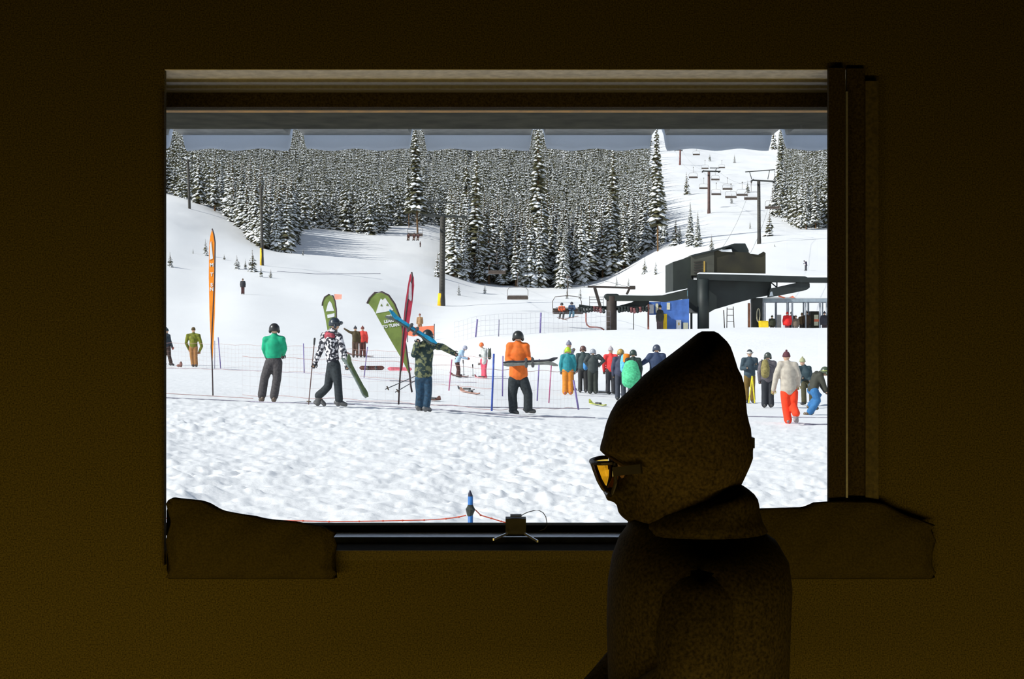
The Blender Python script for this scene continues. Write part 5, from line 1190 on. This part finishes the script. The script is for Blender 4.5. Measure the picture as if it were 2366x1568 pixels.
for zn, ids in by.items():
    ids.sort(key=lambda i: cy_[i]); hs = {i: hh(i) for i in ids}; used = {}
    for r_, i in enumerate(ids):
        row = 'front' if r_ < len(ids)/3 else ('second' if r_ < len(ids)*2/3 else 'rear')
        peers = [j for q, j in enumerate(ids) if ('front' if q < len(ids)/3 else ('second' if q < len(ids)*2/3 else 'rear')) == row]
        peers_h = sorted(peers, key=lambda j: hs[j]); peers_x = sorted(peers, key=lambda j: cpx[j]); k_ = peers_x.index(i); n_ = len(peers)
        sz = 'tallest' if i == peers_h[-1] else ('shortest' if i == peers_h[0] else 'middling')
        sd = '' if n_ < 3 or sz != 'middling' else (' left' if k_ < n_/3 else (' centre' if k_ < n_*2/3 else ' right'))
        todo.append((i, hs[i], sz, sd, row, zn))
cnt = {}
for q in todo: cnt[q[2:]] = cnt.get(q[2:], 0)+1
seen = {}
for q in todo:
    i, h, sz, sd, row, zn = q; n_ = cnt[q[2:]]; k_ = seen.get(q[2:], 0); seen[q[2:]] = k_+1
    if n_ == 2: sz = ('nearer', 'further')[k_]
    if n_ == 3: sz = ('nearest', 'middling', 'furthest')[k_]
    plant(float(cx_[i]), float(cy_[i]), h, KIN[rT.randrange(len(KIN))], '%s%s snowy conifer of the %s forest row above %s' % (sz, sd, row, zn), 'snowy conifers above '+zn)
# the remaining trees further up: one countless mass
rest = [i for i in chosen if i not in nearset]
rest = rest[:5600]
def lowtree(seed):
    me = conifer_mesh(seed, 14, 1.8, 15, 7, .88, .05)
    v = np.empty(len(me.vertices)*3); me.vertices.foreach_get('co', v); v = v.reshape(-1, 3)
    ls = [p.loop_total for p in me.polygons]; li = np.empty(len(me.loops), dtype=np.int32); me.loops.foreach_get('vertex_index', li)
    mi = np.empty(len(me.polygons), dtype=np.int32); me.polygons.foreach_get('material_index', mi)
    bpy.data.meshes.remove(me); return v, np.array(ls, dtype=np.int32), li, mi
LT = [lowtree(200+q) for q in range(4)]
VV, LI, LS, MI, off = [], [], [], [], 0
for i in rest:
    v, ls, li, mi = LT[rT.randrange(4)]; a = rT.uniform(0, 6.28); h = hh(i)/14*1.05; w_ = h*rT.uniform(.8, 1.25); c, s_ = math.cos(a), math.sin(a)
    q = np.stack([(v[:, 0]*c-v[:, 1]*s_)*w_+cx_[i], (v[:, 0]*s_+v[:, 1]*c)*w_+cy_[i], v[:, 2]*h+cz_[i]-.2], -1)
    VV.append(q); LI.append(li+off); LS.append(ls); MI.append(mi); off += len(v)
VV = np.concatenate(VV); LI = np.concatenate(LI).astype(np.int32); LS = np.concatenate(LS); MI = np.concatenate(MI)
me = bpy.data.meshes.new('forest'); me.vertices.add(len(VV)); me.vertices.foreach_set('co', VV.ravel()); me.loops.add(len(LI)); me.loops.foreach_set('vertex_index', LI)
me.polygons.add(len(LS)); me.polygons.foreach_set('loop_start', np.concatenate([[0], np.cumsum(LS)[:-1]]).astype(np.int32)); me.polygons.foreach_set('material_index', MI)
me.materials.append(NEED); me.materials.append(TSNOW); me.update(calc_edges=True)
o = bpy.data.objects.new('forest', me); COL.objects.link(o); tag(o, 'dense snowy forest covering the upper mountainside', 'forest', kind='stuff')
print('TREES near', len(near), 'rest', len(rest), 'of', len(chosen), 'verts', len(VV), 'maxY near', max(cy_[i] for i in near))
# single trees
for (px, py, h, lab) in ((1595, 568, 102, 'tallest single fir standing alone right of the forest above the terminal'), (1612, 570, 82, 'slimmer fir close beside the tallest single fir'), (1561, 566, 62, 'small fir at the foot of the forest right edge'), (1571, 562, 45, 'very small fir between the forest edge and the tallest single fir'),
                         (1537, 560, 85, 'slender fir at the lower right corner of the middle forest'), (1520, 572, 60, 'short bluish fir at the lower right corner of the middle forest'), (1587, 450, 55, 'single fir high on the run left of the middle run tower'), (1777, 545, 60, 'thin fir right of the foot of the right run tower'),
                         (1733, 528, 20, 'tiny fir left of the foot of the right run tower'), (1645, 580, 42, 'thin little fir behind the terminal roof'), (1697, 376, 22, 'small dark fir alone near the crest'), (1790, 500, 110, 'slim tall fir at the left side of the right forest'),
                         (1810, 500, 130, 'broad tall fir at the left side of the right forest'), (1788, 345, 60, 'fir on the skyline seen below the porch snow'), (1845, 345, 45, 'dark fir on the skyline at the upper right'), (1790, 570, 10, 'tiny shrub like fir right of the right run tower'),
                         (1728, 445, 30, 'snowy fir just left of the right run tower pole'), (1690, 470, 25, 'low fir under the hanging chairs'), (1640, 372, 18, 'small fir on the slope above the middle run tower'),
                         (475, 590, 42, 'small fir on the left bank touching the orange feather flag'), (393, 616, 38, 'small fir at the far left on the snow bank'), (548, 622, 36, 'small bushy fir below the left bank'), (583, 627, 55, 'largest of the small firs by the thin tower foot'),
                         (518, 600, 16, 'tiny fir halfway down the left bank'), (603, 640, 30, 'low bush fir at the foot of the thin tower'), (625, 642, 24, 'low snowy fir right of the thin tower foot'), (567, 622, 28, 'little fir between the two bushy firs'), (446, 585, 14, 'tiny twig like fir up on the left bank'),
                         (690, 565, 34, 'small fir in the bluish shadow right of the front trees'), (700, 590, 18, 'tiny fir at the lower edge of the bluish shadow'), (1340, 690, 30, 'small fir in front of the forest left of the loading frame'), (1310, 690, 26, 'snowy small fir above the incoming chair'),
                         (1425, 660, 26, 'small fir above the loading frame cross arm'), (1452, 660, 22, 'small spiky fir right above the cross arm end'), (1490, 632, 40, 'fir with heavy snow left of the terminal housing'), (1515, 634, 34, 'snowy fir nearest to the terminal housing'), (1060, 682, 30, 'low fir right of the large tower foot'), (1120, 678, 26, 'low fir at the forest foot further right of the large tower'),
                         (660, 583, 170, 'large snow covered fir right of the thin tower pole'), (640, 580, 150, 'snowy fir just behind the thin tower pole'), (1012, 640, 60, 'thin fir whose branches show left of the large tower pole')):
    Y = ray(px, py, 100); H_ = h/F*Y
    plant(PX(px, Y), Y, H_, SMK[rT.randrange(2)] if h < 63 else KIN[rT.randrange(3)], lab, None)
# bare-trunked pines standing taller than the rest
for q, (px, py, h) in enumerate(((965, 545, 262), (1243, 655, 375), (1520, 580, 290), (1075, 600, 250), (1096, 650, 300), (945, 525, 170), (1268, 640, 240), (590, 545, 180), (1410, 628, 290), (1800, 480, 190))):
    Y = ray(px, py, 150); lab = ('tall thin pine rising to a roof rib left of the large tower', 'tallest brown pine in the middle of the forest', 'tall pine at the right edge of the middle forest', 'bare orange trunk pine right of the large tower arm', 'second bare trunk pine right of the large tower', 'bare trunk pine left of the large tower frame',
         'brown bare trunk pine beside the tallest pine', 'tall pine behind the thin tower', 'tall dark pine above the wide loading column', 'tall pine leading the right forest')[q]
    plant(PX(px, Y), Y, min(h/F*Y, 30), PINE, lab, None)
